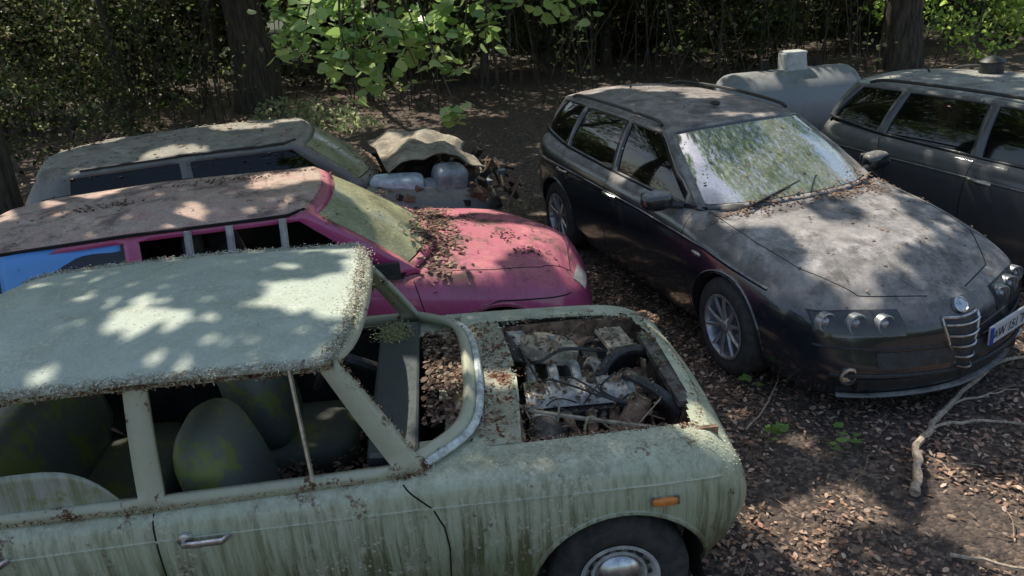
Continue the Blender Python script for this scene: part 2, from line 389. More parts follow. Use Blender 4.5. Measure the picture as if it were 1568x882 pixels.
    def seats(s,mat,xs=((-.05,1),(-.95,0)),z=.32,hy=.36,w=.24,head=True):
        mb=MB()
        for x,split in xs:
            ys=(hy,-hy) if split else (.33,-.33)
            for y in ys:
                mb.ell((x+.05,y,z+.14),(.27,w if split else .34,.12),0,18,.55)
                mb.ell((x-.27,y,z+.48),(.09,w if split else .34,.33),0,20,.6,rot=(0,-.25,0))
                if head: mb.ell((x-.37,y,z+.86),(.05,.13,.09),0,14,.6)
        mb.build('seats',mat,s.e,angle=70)
    def interior(s,x0,x1,w,z=.28,belt=.86,mat=None):
        mb=MB()
        mb.box(((x0+x1)/2,0,z),(x1-x0,2*w,.04)); mb.box((x1,0,(z+belt)/2),(.04,2*w,belt-z)); mb.box((x0,0,(z+belt)/2),(.04,2*w,belt-z))
        for sg in(1,-1): mb.box(((x0+x1)/2,sg*w,(z+belt)/2),(x1-x0,.04,belt-z))
        mb.build('cabin_trim',mat or darkin,s.e,smooth=False,merge=False)
    def dash(s,x,w,z,mat,wheel_y=.36):
        mb=MB(); mb.ell((x,0,z-.09),(.22,w,.11),0,24,.45)
        mb.tube([(x-.32,wheel_y+.18*math.cos(a),z-.02+.17*math.sin(a)) for a in np.linspace(0,2*math.pi,25)],.014,6,0); mb.tube([(x-.32,wheel_y-.17,z-.02),(x-.30,wheel_y,z-.03),(x-.32,wheel_y+.17,z-.02)],.016,6,0); mb.tube([(x-.3,wheel_y,z-.03),(x-.1,wheel_y,z-.1)],.03,8,0)
        mb.build('dashboard',mat,s.e,angle=60)
    def litter(s,n,wfn,size=(.02,.045),cols=BROWN,lift=.006,tilt=.25,xr=(-2.3,2.3),yr=(-.9,.9),shape=LEAF6,name='leaf_litter',bv=None,zmin=.6):
        C=[];N=0;tries=0; bv=bv or s.allb
        while N<n and tries<n*40:
            tries+=1; x=random.uniform(*xr); y=random.uniform(*yr)
            if random.random()>wfn(x,y): continue
            h=bv.ray_cast(Vector((x,y,3)),Vector((0,0,-1)))
            if not h[0] or h[0].z<zmin or abs(h[1].z)<.35: continue
            C.append(h[0]+Vector((0,0,lift*random.uniform(.4,2.2)))); N+=1
        if not C: return
        C=np.array([tuple(c) for c in C]); V=leaves(C,rng.uniform(size[0],size[1],len(C)),shape,tilt)
        fastmesh(name,V,6,litm,pick(cols,len(C)),s.e)

def lump(x,y,blobs,base=0.):
    v=base
    for bx,by,rx,ry,a in blobs: v=max(v,a*math.exp(-((x-bx)/rx)**2-((y-by)/ry)**2))
    return v
def flakes(pts,n,spread,cols,size,parent,name,tilt=.9,shape=CHIP,mat=None):
    pts=np.array([tuple(p) for p in pts]); k=rng.uniform(0,len(pts)-1.001,n); i=k.astype(int); f=(k-i)[:,None]
    C=pts[i]*(1-f)+pts[i+1]*f+rng.normal(size=(n,3))*np.array(spread)
    return fastmesh(name,leaves(C,rng.uniform(*size,n),shape,tilt),6,mat or litm,pick(cols,n),parent)

# ============================================================ WAGONS
def wagon_rows():
    return [
     ([(-2.24,0,.28),(-2.31,0,.42),(-2.32,0,.62),(-2.27,0,.85),(-2.22,0,.99)],(-2.22,.99)),
     ([(-2.18,.45,.28),(-2.26,.46,.42),(-2.27,.46,.62),(-2.22,.45,.85),(-2.17,.43,.99)],(-2.17,1.0)),
     ([(-2.02,.70,.26),(-2.1,.74,.40),(-2.12,.75,.62),(-2.08,.72,.86),(-2.03,.66,.99)],(-2.05,1.0)),
     st(-1.8,(.78,.85,.885,.86,.775),(.24,.38,.62,.86,.99),(-1.8,1.0)),
     st(-1.35,(.80,.88,.915,.89,.80),(.22,.36,.63,.86,.98),(-1.35,1.0)),
     st(-.6,(.82,.875,.905,.89,.805),(.2,.35,.62,.85,.965),(-.6,.97)),
     st(.2,(.82,.875,.905,.885,.80),(.2,.35,.62,.84,.95),(.2,.96)),
     st(.75,(.82,.875,.905,.88,.785),(.2,.35,.62,.83,.935),(.95,.985)),
     st(1.05,(.81,.88,.91,.88,.765),(.2,.35,.61,.81,.915),(1.15,.972)),
     st(1.4,(.81,.885,.915,.865,.74),(.2,.35,.59,.775,.88),(1.45,.93)),
     st(1.75,(.80,.865,.885,.83,.70),(.19,.34,.55,.72,.82),(1.82,.865)),
     ([(1.97,.765,.18),(2.0,.81,.33),(2.0,.81,.5),(1.99,.775,.66),(1.95,.655,.755)],(2.05,.80)),
     ([(2.12,.64,.17),(2.18,.67,.32),(2.16,.66,.47),(2.12,.63,.62),(2.05,.55,.71)],(2.15,.755)),
     ([(2.25,.36,.17),(2.32,.37,.31),(2.29,.365,.46),(2.25,.36,.60),(2.17,.33,.69)],(2.22,.725)),
     ([(2.31,0,.17),(2.38,0,.31),(2.37,0,.46),(2.34,0,.59),(2.27,0,.70)],(2.27,.70))]
WR=[((1.06,0,.985),(.22,0,1.405),'w',6),((1.0,.40,.975),(.19,.34,1.395),'w',6),((.83,.69,.955),(.10,.54,1.365),'p',2),
    ((.70,.765,.945),(.0,.585,1.35),'a',8),((-.34,.79,.955),(-.38,.605,1.365),'p',2),((-.43,.79,.96),(-.46,.605,1.365),'b',8),
    ((-1.27,.785,.985),(-1.2,.595,1.36),'p',2),((-1.37,.78,.99),(-1.28,.59,1.358),'c',6),((-1.95,.70,1.03),(-1.74,.55,1.34),'p',3),
    ((-2.12,.52,1.02),(-1.93,.46,1.335),'r',6),((-2.2,0,1.01),(-2.0,0,1.35),'r',1)]
def wagon(name,loc,yaw,pm,gm,roofm,pillarm,steer=0.0):
    c=Car(name,loc,yaw); ar=[(1.35,.33,.365),(-1.35,.33,.365)]
    c.body(wagon_rows(),ar,lambda x,y:-2.05<x<.72 and y<.7 or (.72<=x<.92 and y<.55),pm)
    c.greenhouse(WR,pillarm,gm,roofm,crown=.03)
    c.wheels(1.35,-1.35,.895,.328,.22,'alloy',steer)
    c.interior(-2.0,.8,.74,belt=.93); c.seats(seatm,xs=((-.05,1),(-.95,0)),z=.34); c.dash(.78,.66,.98,blackpl)
    mb=MB()
    for sg in(1,-1):
        c.line(mb,[(.98,.22),(.86,.6),(.80,.93)],'side',sg=sg,r=.004); c.line(mb,[(-.38,.22),(-.38,.6),(-.36,.94)],'side',sg=sg,r=.004)
        c.line(mb,[(-.98,.26),(-1.0,.42),(-1.12,.72),(-1.28,.97)],'side',sg=sg,r=.004); c.line(mb,[(.97,.225),(-.98,.225)],'side',sg=sg,r=.004)
        c.line(mb,[(.86,sg*.70),(1.4,sg*.705),(1.75,sg*.66),(2.04,sg*.48),(2.15,sg*.25),(2.2,sg*.14)],'top',r=.004)
        c.line(mb,[(1.98,.6),(1.72,.64),(1.62,.62)],'side',sg=sg,r=.004)
        mb.tube([tuple((p+np.array([0,.004,.004]))*np.array([1,sg,1])) for p in c.Bc[12:42:2]],.011,6)
    mb.build('panel_gaps',seamm,c.e,merge=False)
    mb=MB()
    for sg in(1,-1):
        c.line(mb,[(1.1,sg*.42),(1.6,sg*.33),(2.0,sg*.22),(2.18,sg*.13)],'top',r=.018,off=-.009,n=20,flat=.8)
        c.line(mb,[(-1.9,.84),(-1.0,.835),(.2,.82),(1.1,.79),(1.7,.72)],'side',sg=sg,r=.016,off=-.009,n=30)
    mb.build('body_creases',pm,c.e)
    mb=MB()
    for sg in(1,-1):
        for hx in(-.24,-1.16):
            q=c.side(hx,.82,sg); mb.tube([(hx-.10,q[0].y+sg*.004,.822),(hx-.07,q[0].y+sg*.03,.826),(hx+.05,q[0].y+sg*.03,.822),(hx+.09,q[0].y+sg*.004,.815)],.012,8,0,flat=1.2)
        q=c.side(1.02,.73,sg); mb.ell((1.02,q[0].y,.735),(.055,.012,.018),1,12,.8)
        e=[(x,sg*y,z) for x,y,z in [(.0,.565,1.372),(-.12,.562,1.398),(-.7,.575,1.412),(-1.4,.555,1.40),(-1.62,.53,1.38),(-1.72,.52,1.35)]]
        mb.tube(cr(np.array(e),5),.014,8,2)
    mb.build('handles_and_rails',[chrome,chrome,blackpl],c.e,merge=False)
    mb=MB()
    for sg in(1,-1):
        mb.ell((.60,sg*.955,1.0),(.075,.115,.07),0,18,.75,rot=(0,0,sg*.15)); mb.tube([(.66,sg*.78,.955),(.63,sg*.87,.965)],.028,8,1)
        mb.box((.53,sg*.955,1.0),(.01,.17,.10),2)
    mb.build('door_mirrors',[pm,blackpl,chrome],c.e,merge=False)
    mb=MB(); mb.ell((-.15,0,1.45),(.06,.03,.02),0); mb.tube([(-1.55,0,1.40),(-1.60,0,1.46)],[.012,.004]); mb.build('aerial',blackpl,c.e)
    mb=MB()
    mb.tube([(1.0,-.1,1.0),(.93,.1,1.035),(.83,.48,1.03)],.010,5); mb.tube([(1.02,.0,1.005),(.88,.15,1.065),(.72,.55,1.05)],.008,5)
    mb.tube([(1.0,-.45,.985),(.93,-.1,1.04)],.009,5); mb.tube([(1.02,-.5,.99),(.90,.0,1.06)],.007,5)
    mb.build('wipers',blackpl,c.e,merge=False)
    mb=MB(); lampg=glass('lamp_glass',(.9,.9,.9),.10,(.35,.34,.32),refl=.6)
    for sg in(1,-1):
        c.patch(mb,lambda a,b:(sg*(.335+.44*a),(.55+.02*a)+(.125-.01*a)*b),14,5,'front',.003,0)
        for y,z,r in((.43,.612,.052),(.570,.618,.056),(.71,.628,.052)):
            q=c.front(sg*y,z); d=Vector((1,0,.05)); c0=Vector((q[0].x-.010,sg*y,z))
            mb.lathe([(r*1.08,-.03),(r*1.1,.016),(r*.98,.018),(r*.9,.002)],c0,d,24,3)
            mb.lathe([(r*.9,.004),(r*.6,-.004),(r*.42,-.008)],c0,d,24,3)
            mb.lathe([(r*.62,-.004),(r*.5,.008),(r*.3,.016),(.001,.018)],c0,d,16,1)
        P_=[]
        for i in range(13):
            row=[]
            for j in range(5):
                y=.345+.42*i/12; z=.553+.118*j/4; q=c.front(sg*y,z); row.append(tuple(q[0]+q[1]*.020))
            P_.append(row)
        mb.grid(np.array(P_),2)
        q=c.front(sg*.64,.33); mb.lathe([(.05,-.02),(.055,.008),(.04,.012),(.035,.0),(.001,-.004)],q[0],(1,sg*.25,0),20,1)
    c.patch(mb,lambda a,b:(-.60+1.2*a,.235+.075*b),24,3,'front',.004,0)
    c.patch(mb,lambda a,b:(-.50+1.0*a,.37+.09*b),20,3,'front',.004,0)
    mb.build('headlamps_and_intakes',[blackpl,chrome,lampg,alloy],c.e,merge=False)
    mb=MB()
    for sg in(1,-1): c.line(mb,[(sg*.16,.475),(sg*.5,.48),(sg*.78,.50)],'front',r=.008,off=.001,n=20)
    c.line(mb,[(-.72,.335),(-.3,.325),(0,.32),(.3,.325),(.72,.335)],'front',r=.012,off=.003,n=12)
    mb.build('bumper_strips',blackpl,c.e,merge=False)
    mb=MB()
    hw=lambda z:.012+.115*min(1,max(0,(z-.26)/.33))**.8
    P=[]
    zz=np.linspace(.26,.625,14)
    fx=lambda z:c.front(.03,z)[0].x
    for z in zz:
        P.append([(fx(z)+.028-.04*abs(u)**2,hw(z)*u,z) for u in np.linspace(-1,1,9)])
    mb.grid(np.array(P),0)
    edge=[P[i][0] for i in range(13,-1,-1)]+[P[i][-1] for i in range(14)]+[P[13][j] for j in range(8,-1,-1)]
    mb.tube(edge,.011,8,1)
    for z in np.linspace(.34,.59,5):
        mb.tube([(fx(z)+.042-.04*abs(u)**2,hw(z)*u*.97,z) for u in np.linspace(-1,1,7)],.008,6,1,flat=.7)
    q=c.front(.02,.665); mb.lathe([(.048,-.01),(.048,.012),(.040,.016),(.036,.010),(.001,.012)],(q[0].x+.010,0,.675),(1,0,.8),24,1)
    mb.build('shield_grille',[blackpl,chrome],c.e,merge=False)
    mb=MB(); qx=c.front(.40,.44)[0].x+.03; py=.40; mb.box((qx,py,.465),(.014,.46,.11),0,rot=(0,-.06,.28))
    mb.box((qx+.0125+.061,py-.212,.465),(.006,.034,.108),1,rot=(0,-.06,.28))
    mb.build('number_plate',[plain('plate_white',(.7,.7,.7),.4,0,.12),plain('plate_blue',(.02,.07,.4),.4,0,.1)],c.e,merge=False,smooth=False,bevel=.002)
    tx=bpy.data.curves.new('plate_text','FONT'); tx.body='AW 151 TQ'; tx.size=.088; tx.extrude=.001; tx.align_x='CENTER'; tx.align_y='CENTER'
    to=bpy.data.objects.new('plate_text',tx); col.objects.link(to); to.parent=c.e; tx.materials.append(blackpl)
    to.rotation_euler=(R(90),0,R(90)+.28); to.location=(qx+.0125,py+.015,.465)
    mb=MB(); pts=[]
    for y in np.linspace(-.66,.66,25):
        q=c.front(y,.19)
        if q: pts.append(q[0]+Vector((.02,0,-.01)))
    mb.tube(pts,.022,8,0,flat=.55); mb.build('chin_spoiler',pm,c.e)
    return c
black=paint('black_paint',(.011,.013,.019),(.014,.017,.025),dust=.76,dustc=(.56,.52,.485),rough=.16,coat=1.,side=.01,grime=.75,grimec=(.085,.078,.075))
blackroof=paint('black_paint_dusty_roof',(.02,.02,.021),(.025,.025,.026),dust=.80,dustc=(.54,.47,.43),rough=.4,coat=.2,side=.05,grime=.7,grimec=(.12,.10,.09))
gdark=glass('dark_window_glass',(.10,.11,.11),.06,(.15,.14,.12),refl=1.1); gws=glass('dusty_pale_reflection_glass',(.35,.38,.37),.42,(.62,.66,.60),.05,1.9)  # windscreen dust whitened so its colour also carries the pale reflection
A=wagon('black_station_wagon',(1.7655,6.1415),-1.245,black,{'*':gdark,'w':gws},blackroof,black,steer=-.05)
A.litter(800,lambda x,y:lump(x,y,[(1.0,-.45,.05,.3,1),(1.08,.1,.05,.5,.9),(.98,.5,.06,.2,1),(.88,.65,.08,.12,1)],.01),size=(.014,.034),cols=[(.24,.15,.10),(.15,.10,.07),(.34,.22,.15)])
A.litter(220,lambda x,y:1 if x<1 else .4,size=(.008,.022))
grey=paint('anthracite_paint',(.07,.07,.074),(.085,.085,.088),dust=.5,dustc=(.34,.33,.31),rough=.28,coat=.7,side=.03)
B=wagon('grey_station_wagon',(4.5098,5.8064),-1.1886,grey,{'*':gdark,'w':gws},paint('anthracite_roof',(.09,.09,.09),(.1,.1,.1),dust=.85,dustc=(.48,.48,.43),rough=.4,coat=.2,side=.1,grime=.4),grey)
B.litter(300,lambda x,y:1,size=(.012,.035))
mb=MB(); mb.lathe([(.001,0),(.09,0),(.10,.03),(.09,.10),(.105,.11),(.08,.13),(.04,.15),(.001,.16)],(-1.1,.2,1.40),(0,0,1),20,0); mb.build('black_pot',blackpl,B.e)

# ============================================================ HATCHBACKS
def hatch_rows(nose=0.):
    n=nose
    return [
     ([(-1.98,0,.3),(-2.06,0,.44),(-2.07,0,.62),(-2.0,0,.84),(-1.95,0,.93)],(-1.95,.93)),
     ([(-1.92,.45,.3),(-2.0,.46,.44),(-2.0,.46,.62),(-1.95,.45,.84),(-1.9,.43,.93)],(-1.9,.93)),
     ([(-1.78,.66,.28),(-1.86,.70,.42),(-1.87,.70,.62),(-1.84,.68,.82),(-1.78,.62,.92)],(-1.8,.93)),
     st(-1.6,(.74,.79,.82,.80,.74),(.25,.38,.61,.82,.92),(-1.6,.93)),
     st(-1.27,(.76,.825,.85,.83,.765),(.22,.36,.61,.82,.92),(-1.27,.93)),
     st(-.5,(.78,.825,.85,.835,.775),(.2,.35,.6,.81,.91),(-.5,.92)),
     st(.3,(.78,.825,.85,.83,.77),(.2,.35,.6,.80,.90),(.3,.91)),
     st(.8,(.78,.83,.85,.82,.75),(.2,.35,.59,.78,.885),(.95,.945)),
     st(1.27,(.77,.835,.853,.81,.71),(.2,.35,.57,.74,.845),(1.3,.915)),
     st(1.62,(.76,.815,.825,.775,.665),(.2,.34,.53,.69,.79),(1.68+n,.865)),
     ([(1.80+n,.72,.2),(1.83+n,.765,.34),(1.83+n,.765,.48),(1.81+n,.725,.62),(1.78+n,.62,.73)],(1.87+n,.815)),
     ([(1.92+n,.58,.2),(1.98+n,.62,.34),(1.97+n,.61,.47),(1.93+n,.58,.60),(1.86+n,.5,.70)],(1.95+n,.78)),
     ([(2.02+n,.32,.2),(2.08+n,.33,.34),(2.07+n,.33,.47),(2.03+n,.32,.59),(1.95+n,.3,.70)],(2.0+n,.75)),
     ([(2.06+n,0,.2),(2.13+n,0,.34),(2.12+n,0,.47),(2.09+n,0,.60),(2.02+n,0,.72)],(2.02+n,.72))]
def hatch_ring(fx=.25,bx=-.60,rx=-1.35):
    return [((1.02,0,.945),(fx+.09,0,1.385),'w',6),((.98,.38,.94),(fx+.06,.33,1.38),'w',6),((.84,.655,.925),(fx-.02,.53,1.355),'p',2),
    ((.72,.725,.905),(fx-.12,.57,1.34),'a',9),((bx,.765,.915),(bx-.02,.60,1.35),'p',2),((bx-.09,.765,.915),(bx-.1,.60,1.35),'b',8),
    ((rx,.755,.93),(rx+.05,.58,1.33),'p',3),((rx-.28,.68,.95),(rx-.12,.52,1.315),'p',2),((rx-.42,.52,.95),(rx-.2,.44,1.32),'r',6),((rx-.52,0,.95),(rx-.24,0,1.335),'r',1)]
pinkp=paint('faded_magenta_paint',(.55,.055,.20),(.60,.10,.26),dust=.72,dustc=(.60,.27,.23),rough=.26,coat=.8,side=.02,streak=.4,streakc=(.20,.07,.07),lowdirt=.35,grime=1.1,grimec=(.15,.085,.07))
pinkroof=paint('faded_magenta_paint_dirty_top',(.55,.18,.18),(.65,.36,.29),dust=.95,dustc=(.58,.45,.36),rough=.5,coat=.1,side=.12,moss=.3,grime=.9,grimec=(.17,.12,.10))
gdirty=glass('algae_windscreen_glass',(.3,.3,.22),.85,(.55,.55,.34),.2)
P=Car('magenta_hatchback',(-1.5245,5.0075),.1962)
P.body(hatch_rows(-.02),[(1.27,.31,.35),(-1.27,.31,.35)],lambda x,y:-1.85<x<.7 and y<.68 or (.7<=x<.88 and y<.55),pinkp)
P.greenhouse(hatch_ring(.25,-.68,-1.5),pinkp,{'*':gdark,'w':gdirty},pinkroof,crown=.03,skip_glass=('a',),t0=.08,t1=.9)
P.wheels(1.27,-1.27,.835,.29,.19,'alloy'); P.interior(-1.8,.75,.72,belt=.9); P.seats(seatm,xs=((-.1,1),(-.95,0)),z=.3); P.dash(.74,.64,.93,blackpl)
mb=MB()
for sg in(1,-1):
    P.line(mb,[(.88,.22),(.86,.6),(.80,.89)],'side',sg=sg,r=.004); P.line(mb,[(-.64,.22),(-.64,.6),(-.62,.92)],'side',sg=sg,r=.004); P.line(mb,[(1.62,.5),(1.9,.47)],'side',sg=sg,r=.006)
    P.line(mb,[(.88,sg*.69),(1.3,sg*.69),(1.62,sg*.645),(1.86,sg*.5),(1.93,sg*.2),(1.94,0)],'top',r=.004); P.line(mb,[(.9,.60),(1.3,.69),(1.8,.62)],'side',sg=sg,r=.005)
    mb.tube([tuple((p+np.array([0,.004,.004]))*np.array([1,sg,1])) for p in P.Bc[12:36:2]],.012,6)
    mb.tube([tuple((p+np.array([0,.012,-.006]))*np.array([1,sg,1])) for p in P.Tc[12:36:2]],.010,6)
mb.build('panel_gaps',seamm,P.e,merge=False)
mb=MB()
for sg in(1,-1):
    mb.ell((.50,sg*.90,.98),(.07,.10,.065),0,16,.75); mb.box((.60,sg*.765,.965),(.26,.03,.10),0)
    P.patch(mb,lambda a,b:(sg*(.34+.24*a),.565+.095*b),10,4,'front',.004,1)
    P.line(mb,[(-1.6,.45),(1.0,.45)],'side',sg=sg,r=.012,n=30)
mb.build('mirrors_and_trim',[blackpl,plain('lamp_lens',(.5,.5,.48),.15)],P.e,merge=False)
mb=MB()
for x in(-.45,-.22,.08): mb.tube([(x,-.70,.93),(x+.02,-.62,1.33)],.022,6)
mb.build('window_slats',plain('pale_slat',(.45,.44,.42),.7),P.e,merge=False)
mb=MB(); mb.grid(np.array([[(x,-.745+.14*b,.96+.36*b+.006*math.sin(x*14)) for b in np.linspace(0,1,6)] for x in np.linspace(-1.44,-.80,14)]))  # pane behind the rear side glass, coloured to look like reflected sky
t=NT('blue_and_tan_reflection'); ny=t.noise(5,5,.6); t.pr(Base_Color=t.mix(t.rng(t.math('ADD',t.pos(),t.math('MULTIPLY',ny,.12)),1.17,1.19),(.40,.33,.22),(.14,.38,.80)),Roughness=.35)  # blue over tan: the window reflection painted as colour
mb.build('painted_sky_reflection',t.m,P.e,solid=.004)
DK=[(.08,.05,.035),(.14,.08,.055),(.05,.035,.03)]
P.litter(900,lambda x,y:lump(x,y,[(.98,-.35,.10,.3,1),(1.05,.1,.10,.5,1)],0),size=(.02,.045),cols=DK+BROWN[:3])
P.litter(700,lambda x,y:lump(x,y,[(1.5,-.2,.08,.1,.8),(1.3,.2,.08,.15,.7),(-.3,.2,.3,.07,.9),(-1.0,-.1,.2,.07,.8),(1.6,-.45,.12,.06,.8),(.1,.3,.2,.06,.7)],.012),size=(.010,.032),cols=DK)

greyp=paint('silver_grey_paint',(.14,.145,.15),(.18,.18,.18),dust=.8,dustc=(.50,.45,.36),rough=.35,coat=.4,side=.06,moss=.3,grime=.6,grimec=(.13,.11,.08),lowdirt=.8)
D=Car('grey_hatchback',(-2.156,6.9965),.267)
D.body(hatch_rows(.02),[(1.27,.31,.35),(-1.27,.31,.35)],lambda x,y:-1.85<x<.7 and y<.68 or (.7<=x<.95 and y<.55) or (.98<x<1.95 and y<.76),greyp)
gblk=glass('black_window_glass',(.06,.06,.06),.1,(.1,.1,.09),refl=.5)
D.greenhouse(hatch_ring(.34,-.5,-1.45),greyp,{'*':gblk,'w':gdirty},greyp,crown=.04,t0=.12,t1=.88)
D.wheels(1.27,-1.27,.835,.30,.19,'alloy'); D.interior(-1.8,.75,.72,belt=.9)
mb=MB()
for sg in(1,-1): mb.tube([tuple((p+np.array([0,.008,.0]))*np.array([1,sg,1])) for p in D.Tc[12:34:2]],.012,6)
mb.build('window_trim',blackpl,D.e,merge=False)
mb=MB(); Pp=[]
tri=lambda x:abs((x%1)*2-1)
for i in range(41):
    u=i/40; row=[]
    for j in range(41):
        v=j/40*2-1
        row.append((1.04+.84*u+.06*math.sin(v*5)*u,.12+v*(.70-.10*u)+.03*math.sin(u*9),.96+.07*math.sin(u*2.9)-.18*u**3+.03*(1-v*v)+.09*tri(v*1.3+u*.8)*u+.05*tri(u*2.2-v*.7)+.04*tri(u*4+v*3)*u))
    Pp.append(row)
mb.grid(np.array(Pp)); mb.build('bent_bonnet',paint('lichen_bonnet_paint',(.26,.23,.17),(.3,.27,.2),dust=.95,dustc=(.48,.42,.32),rough=.7,coat=0,side=.2,moss=.3,grime=.8,grimec=(.15,.11,.08)),D.e,solid=.012,angle=22)
mb=MB(); lensw=plain('hazy_lamp_lens',(.55,.63,.70),.2,0,.35,10)
mb.ell((1.10,-.60,.86),(.24,.12,.085),0,20,.4,rot=(.1,.05,-.15)); mb.ell((1.57,-.60,.84),(.15,.12,.14),1,18,.45,rot=(.2,.1,.2)); mb.ell((1.38,-.62,.80),(.07,.07,.08),1,18,.5,rot=(.3,0,.2)); mb.box((1.6,.1,.62),(.4,.6,.25),2); mb.tube([(1.5,-.5,.7),(1.75,-.1,.68),(1.8,.5,.7)],.03,8,2)
mb.box((1.35,-.66,.70),(.8,.06,.12),3,rot=(.1,.03,0)); mb.box((1.85,-.35,.74),(.2,.3,.08),1,rot=(.2,.2,.5))
for k in range(150):
    mb.box((random.uniform(1.0,2.18),random.uniform(-.78,.6),random.uniform(.60,.86)),(random.uniform(.03,.14),random.uniform(.03,.10),random.uniform(.02,.06)),random.choice((1,2,2,3,3,3)),rot=(random.random(),random.random(),random.random()*3))
for k in range(14):
    x,y=random.uniform(1.6,2.1),random.uniform(-.8,.3); mb.tube(cr(np.array([(x,y,.7),(x+random.uniform(-.2,.2),y+random.uniform(-.2,.2),.85),(x+random.uniform(-.3,.3),y+random.uniform(-.3,.3),.6)]),5),.01,5,random.choice((2,3)))
mb.build('displaced_headlamps_and_engine',[lensw,plain('grey_metal_housing',(.32,.35,.38),.45,.3,.4),under,plain('rusty_parts',(.20,.13,.085),.9)],D.e,merge=False,bevel=.006)
D.litter(900,lambda x,y:lump(x,y,[(.96,-.2,.08,.5,1)],.02),size=(.02,.05))
D.litter(350,lambda x,y:1,size=(.010,.026))

T=empty('storage_tank',(3.85,10.6,-.08),.12)
mb=MB(); prof=[]; r_=.44
for a in np.linspace(0,math.pi/2,8): prof.append((r_*math.sin(a)+1e-3,-.78-.22*math.cos(a)))
for h_ in(-.75,-.4,0,.4,.75): prof.append((r_+.005,h_))
for a in np.linspace(math.pi/2,0,8): prof.append((r_*math.sin(a)+1e-3,.78+.22*math.cos(a)))
mb.lathe(prof,(0,0,.62),(1,0,0),48,0)
for x in(-.5,.5): mb.box((x,0,.15),(.16,.7,.3),1)
mb.build('tank_shell',[paint('grey_tank_paint',(.30,.32,.35),(.36,.38,.40),dust=.6,dustc=(.36,.36,.33),rough=.5,coat=.1,side=.05,grime=.6,grimec=(.16,.15,.12)),under],T,merge=False)
mb=MB(); z0=1.15; mb.box((.08,-.08,z0),(.30,.04,.22),0,taper=.8); mb.box((.08,.15,z0),(.30,.04,.22),0,taper=.8); mb.box((-.06,.035,z0),(.04,.22,.22),0); mb.box((.08,.035,z0+.12),(.28,.24,.03),0); mb.tube([(-.30,.05,1.03),(-.30,.05,1.2)],.05,10,1); mb.tube([(.4,.05,1.0),(.4,.05,1.17)],.03,8,1)
mb.build('valve_cover',[plain('white_plastic',(.62,.62,.60),.5,0,.2),under],T,merge=False,bevel=.01)

# ============================================================ OLD GREEN SALOON
sage=paint('weathered_sage_paint',(.48,.52,.35),(.55,.58,.42),dust=.4,dustc=(.64,.64,.50),rough=.36,coat=.35,side=.04,streak=1.7,streakc=(.12,.12,.045),spots=.75,spotc=(.62,.62,.50),rust=.85,bmp=.35,lowdirt=.95,rt=.585,grime=.45,grimec=(.20,.20,.10))
frame=paint('weathered_frame_paint',(.54,.55,.40),(.44,.44,.31),dust=.2,dustc=(.4,.35,.25),rough=.5,coat=.1,side=.05,spots=.3,rust=1.3,bmp=.4,rt=.565)
sageroof=paint('weathered_roof_paint',(.42,.49,.41),(.50,.56,.47),dust=.30,dustc=(.54,.58,.47),rough=.40,coat=.2,side=.05,spots=.9,spotc=(.62,.63,.53),rust=.25,bmp=.6,moss=.15,grime=.30,grimec=(.24,.27,.16))
crust=plain('lichen_crust',(.42,.41,.33),.95,0,.6,55,1)
CR=[(.58,.59,.49),(.48,.50,.38),(.66,.66,.58),(.38,.36,.26),(.28,.18,.11)]
RU=[(.20,.09,.045),(.13,.06,.03),(.28,.15,.09),(.4,.28,.18),(.5,.49,.38)]
Z0=(.22,.38,.60,.80,.885)
G=Car('green_saloon',(-.9486,3.1066),.0732)
grows=[
 ([(-2.0,0,.28),(-2.05,0,.42),(-2.07,0,.58),(-2.06,0,.74),(-2.0,0,.84)],(-2.0,.84)),
 ([(-1.98,.5,.28),(-2.03,.52,.42),(-2.05,.52,.58),(-2.04,.51,.74),(-1.98,.5,.84)],(-1.98,.85)),
 ([(-1.9,.64,.27),(-1.95,.68,.4),(-1.97,.69,.6),(-1.96,.68,.76),(-1.9,.63,.85)],(-1.9,.87)),
 st(-1.65,(.66,.73,.75,.74,.69),(.25,.38,.6,.79,.87),(-1.65,.89)),
 st(-1.25,(.68,.745,.765,.76,.71),Z0,(-1.25,.90)),
 st(-.5,(.68,.75,.77,.768,.725),Z0,(-.5,.90)),
 st(.3,(.68,.75,.772,.77,.73),Z0,(.3,.90)),
 st(.75,(.68,.748,.772,.768,.725),Z0,(.8,.905)),
 st(1.255,(.68,.745,.77,.762,.705),(.22,.38,.60,.79,.875),(1.26,.90)),
 st(1.52,(.67,.735,.76,.75,.675),(.25,.39,.60,.775,.865),(1.55,.88)),
 ([(1.67,.60,.28),(1.73,.655,.42),(1.77,.68,.58),(1.74,.665,.74),(1.66,.60,.84)],(1.66,.86)),
 ([(1.70,.46,.30),(1.77,.48,.42),(1.81,.49,.58),(1.78,.48,.73),(1.70,.44,.825)],(1.70,.845)),
 ([(1.70,0,.30),(1.77,0,.42),(1.81,0,.58),(1.80,0,.73),(1.73,0,.83)],(1.73,.83))]
G.body(grows,[(1.255,.29,.36),(-1.255,.29,.33)],lambda x,y:(-1.65<x<.46 and y<.66) or (.46<=x<.60 and y<.48) or (.92<x<1.66-.25*max(0,y-.25) and y<.54),sage)
GR=[((.76,0,.94),(.31,0,1.395),'w',6),((.72,.44,.93),(.29,.4,1.385),'w',6),((.52,.655,.915),(.235,.555,1.365),'p',2),
    ((.43,.70,.895),(.17,.585,1.355),'a',9),((-.42,.725,.895),(-.42,.60,1.37),'p',2),((-.51,.725,.895),(-.50,.60,1.37),'b',8),
    ((-1.28,.71,.895),(-1.15,.585,1.36),'p',3),((-1.55,.66,.90),(-1.35,.50,1.355),'r',6),((-1.68,0,.91),(-1.45,0,1.38),'r',1)]
G.steel=plain('rusty_white_steel_wheel',(.5,.49,.45),.5,0,.35,10)
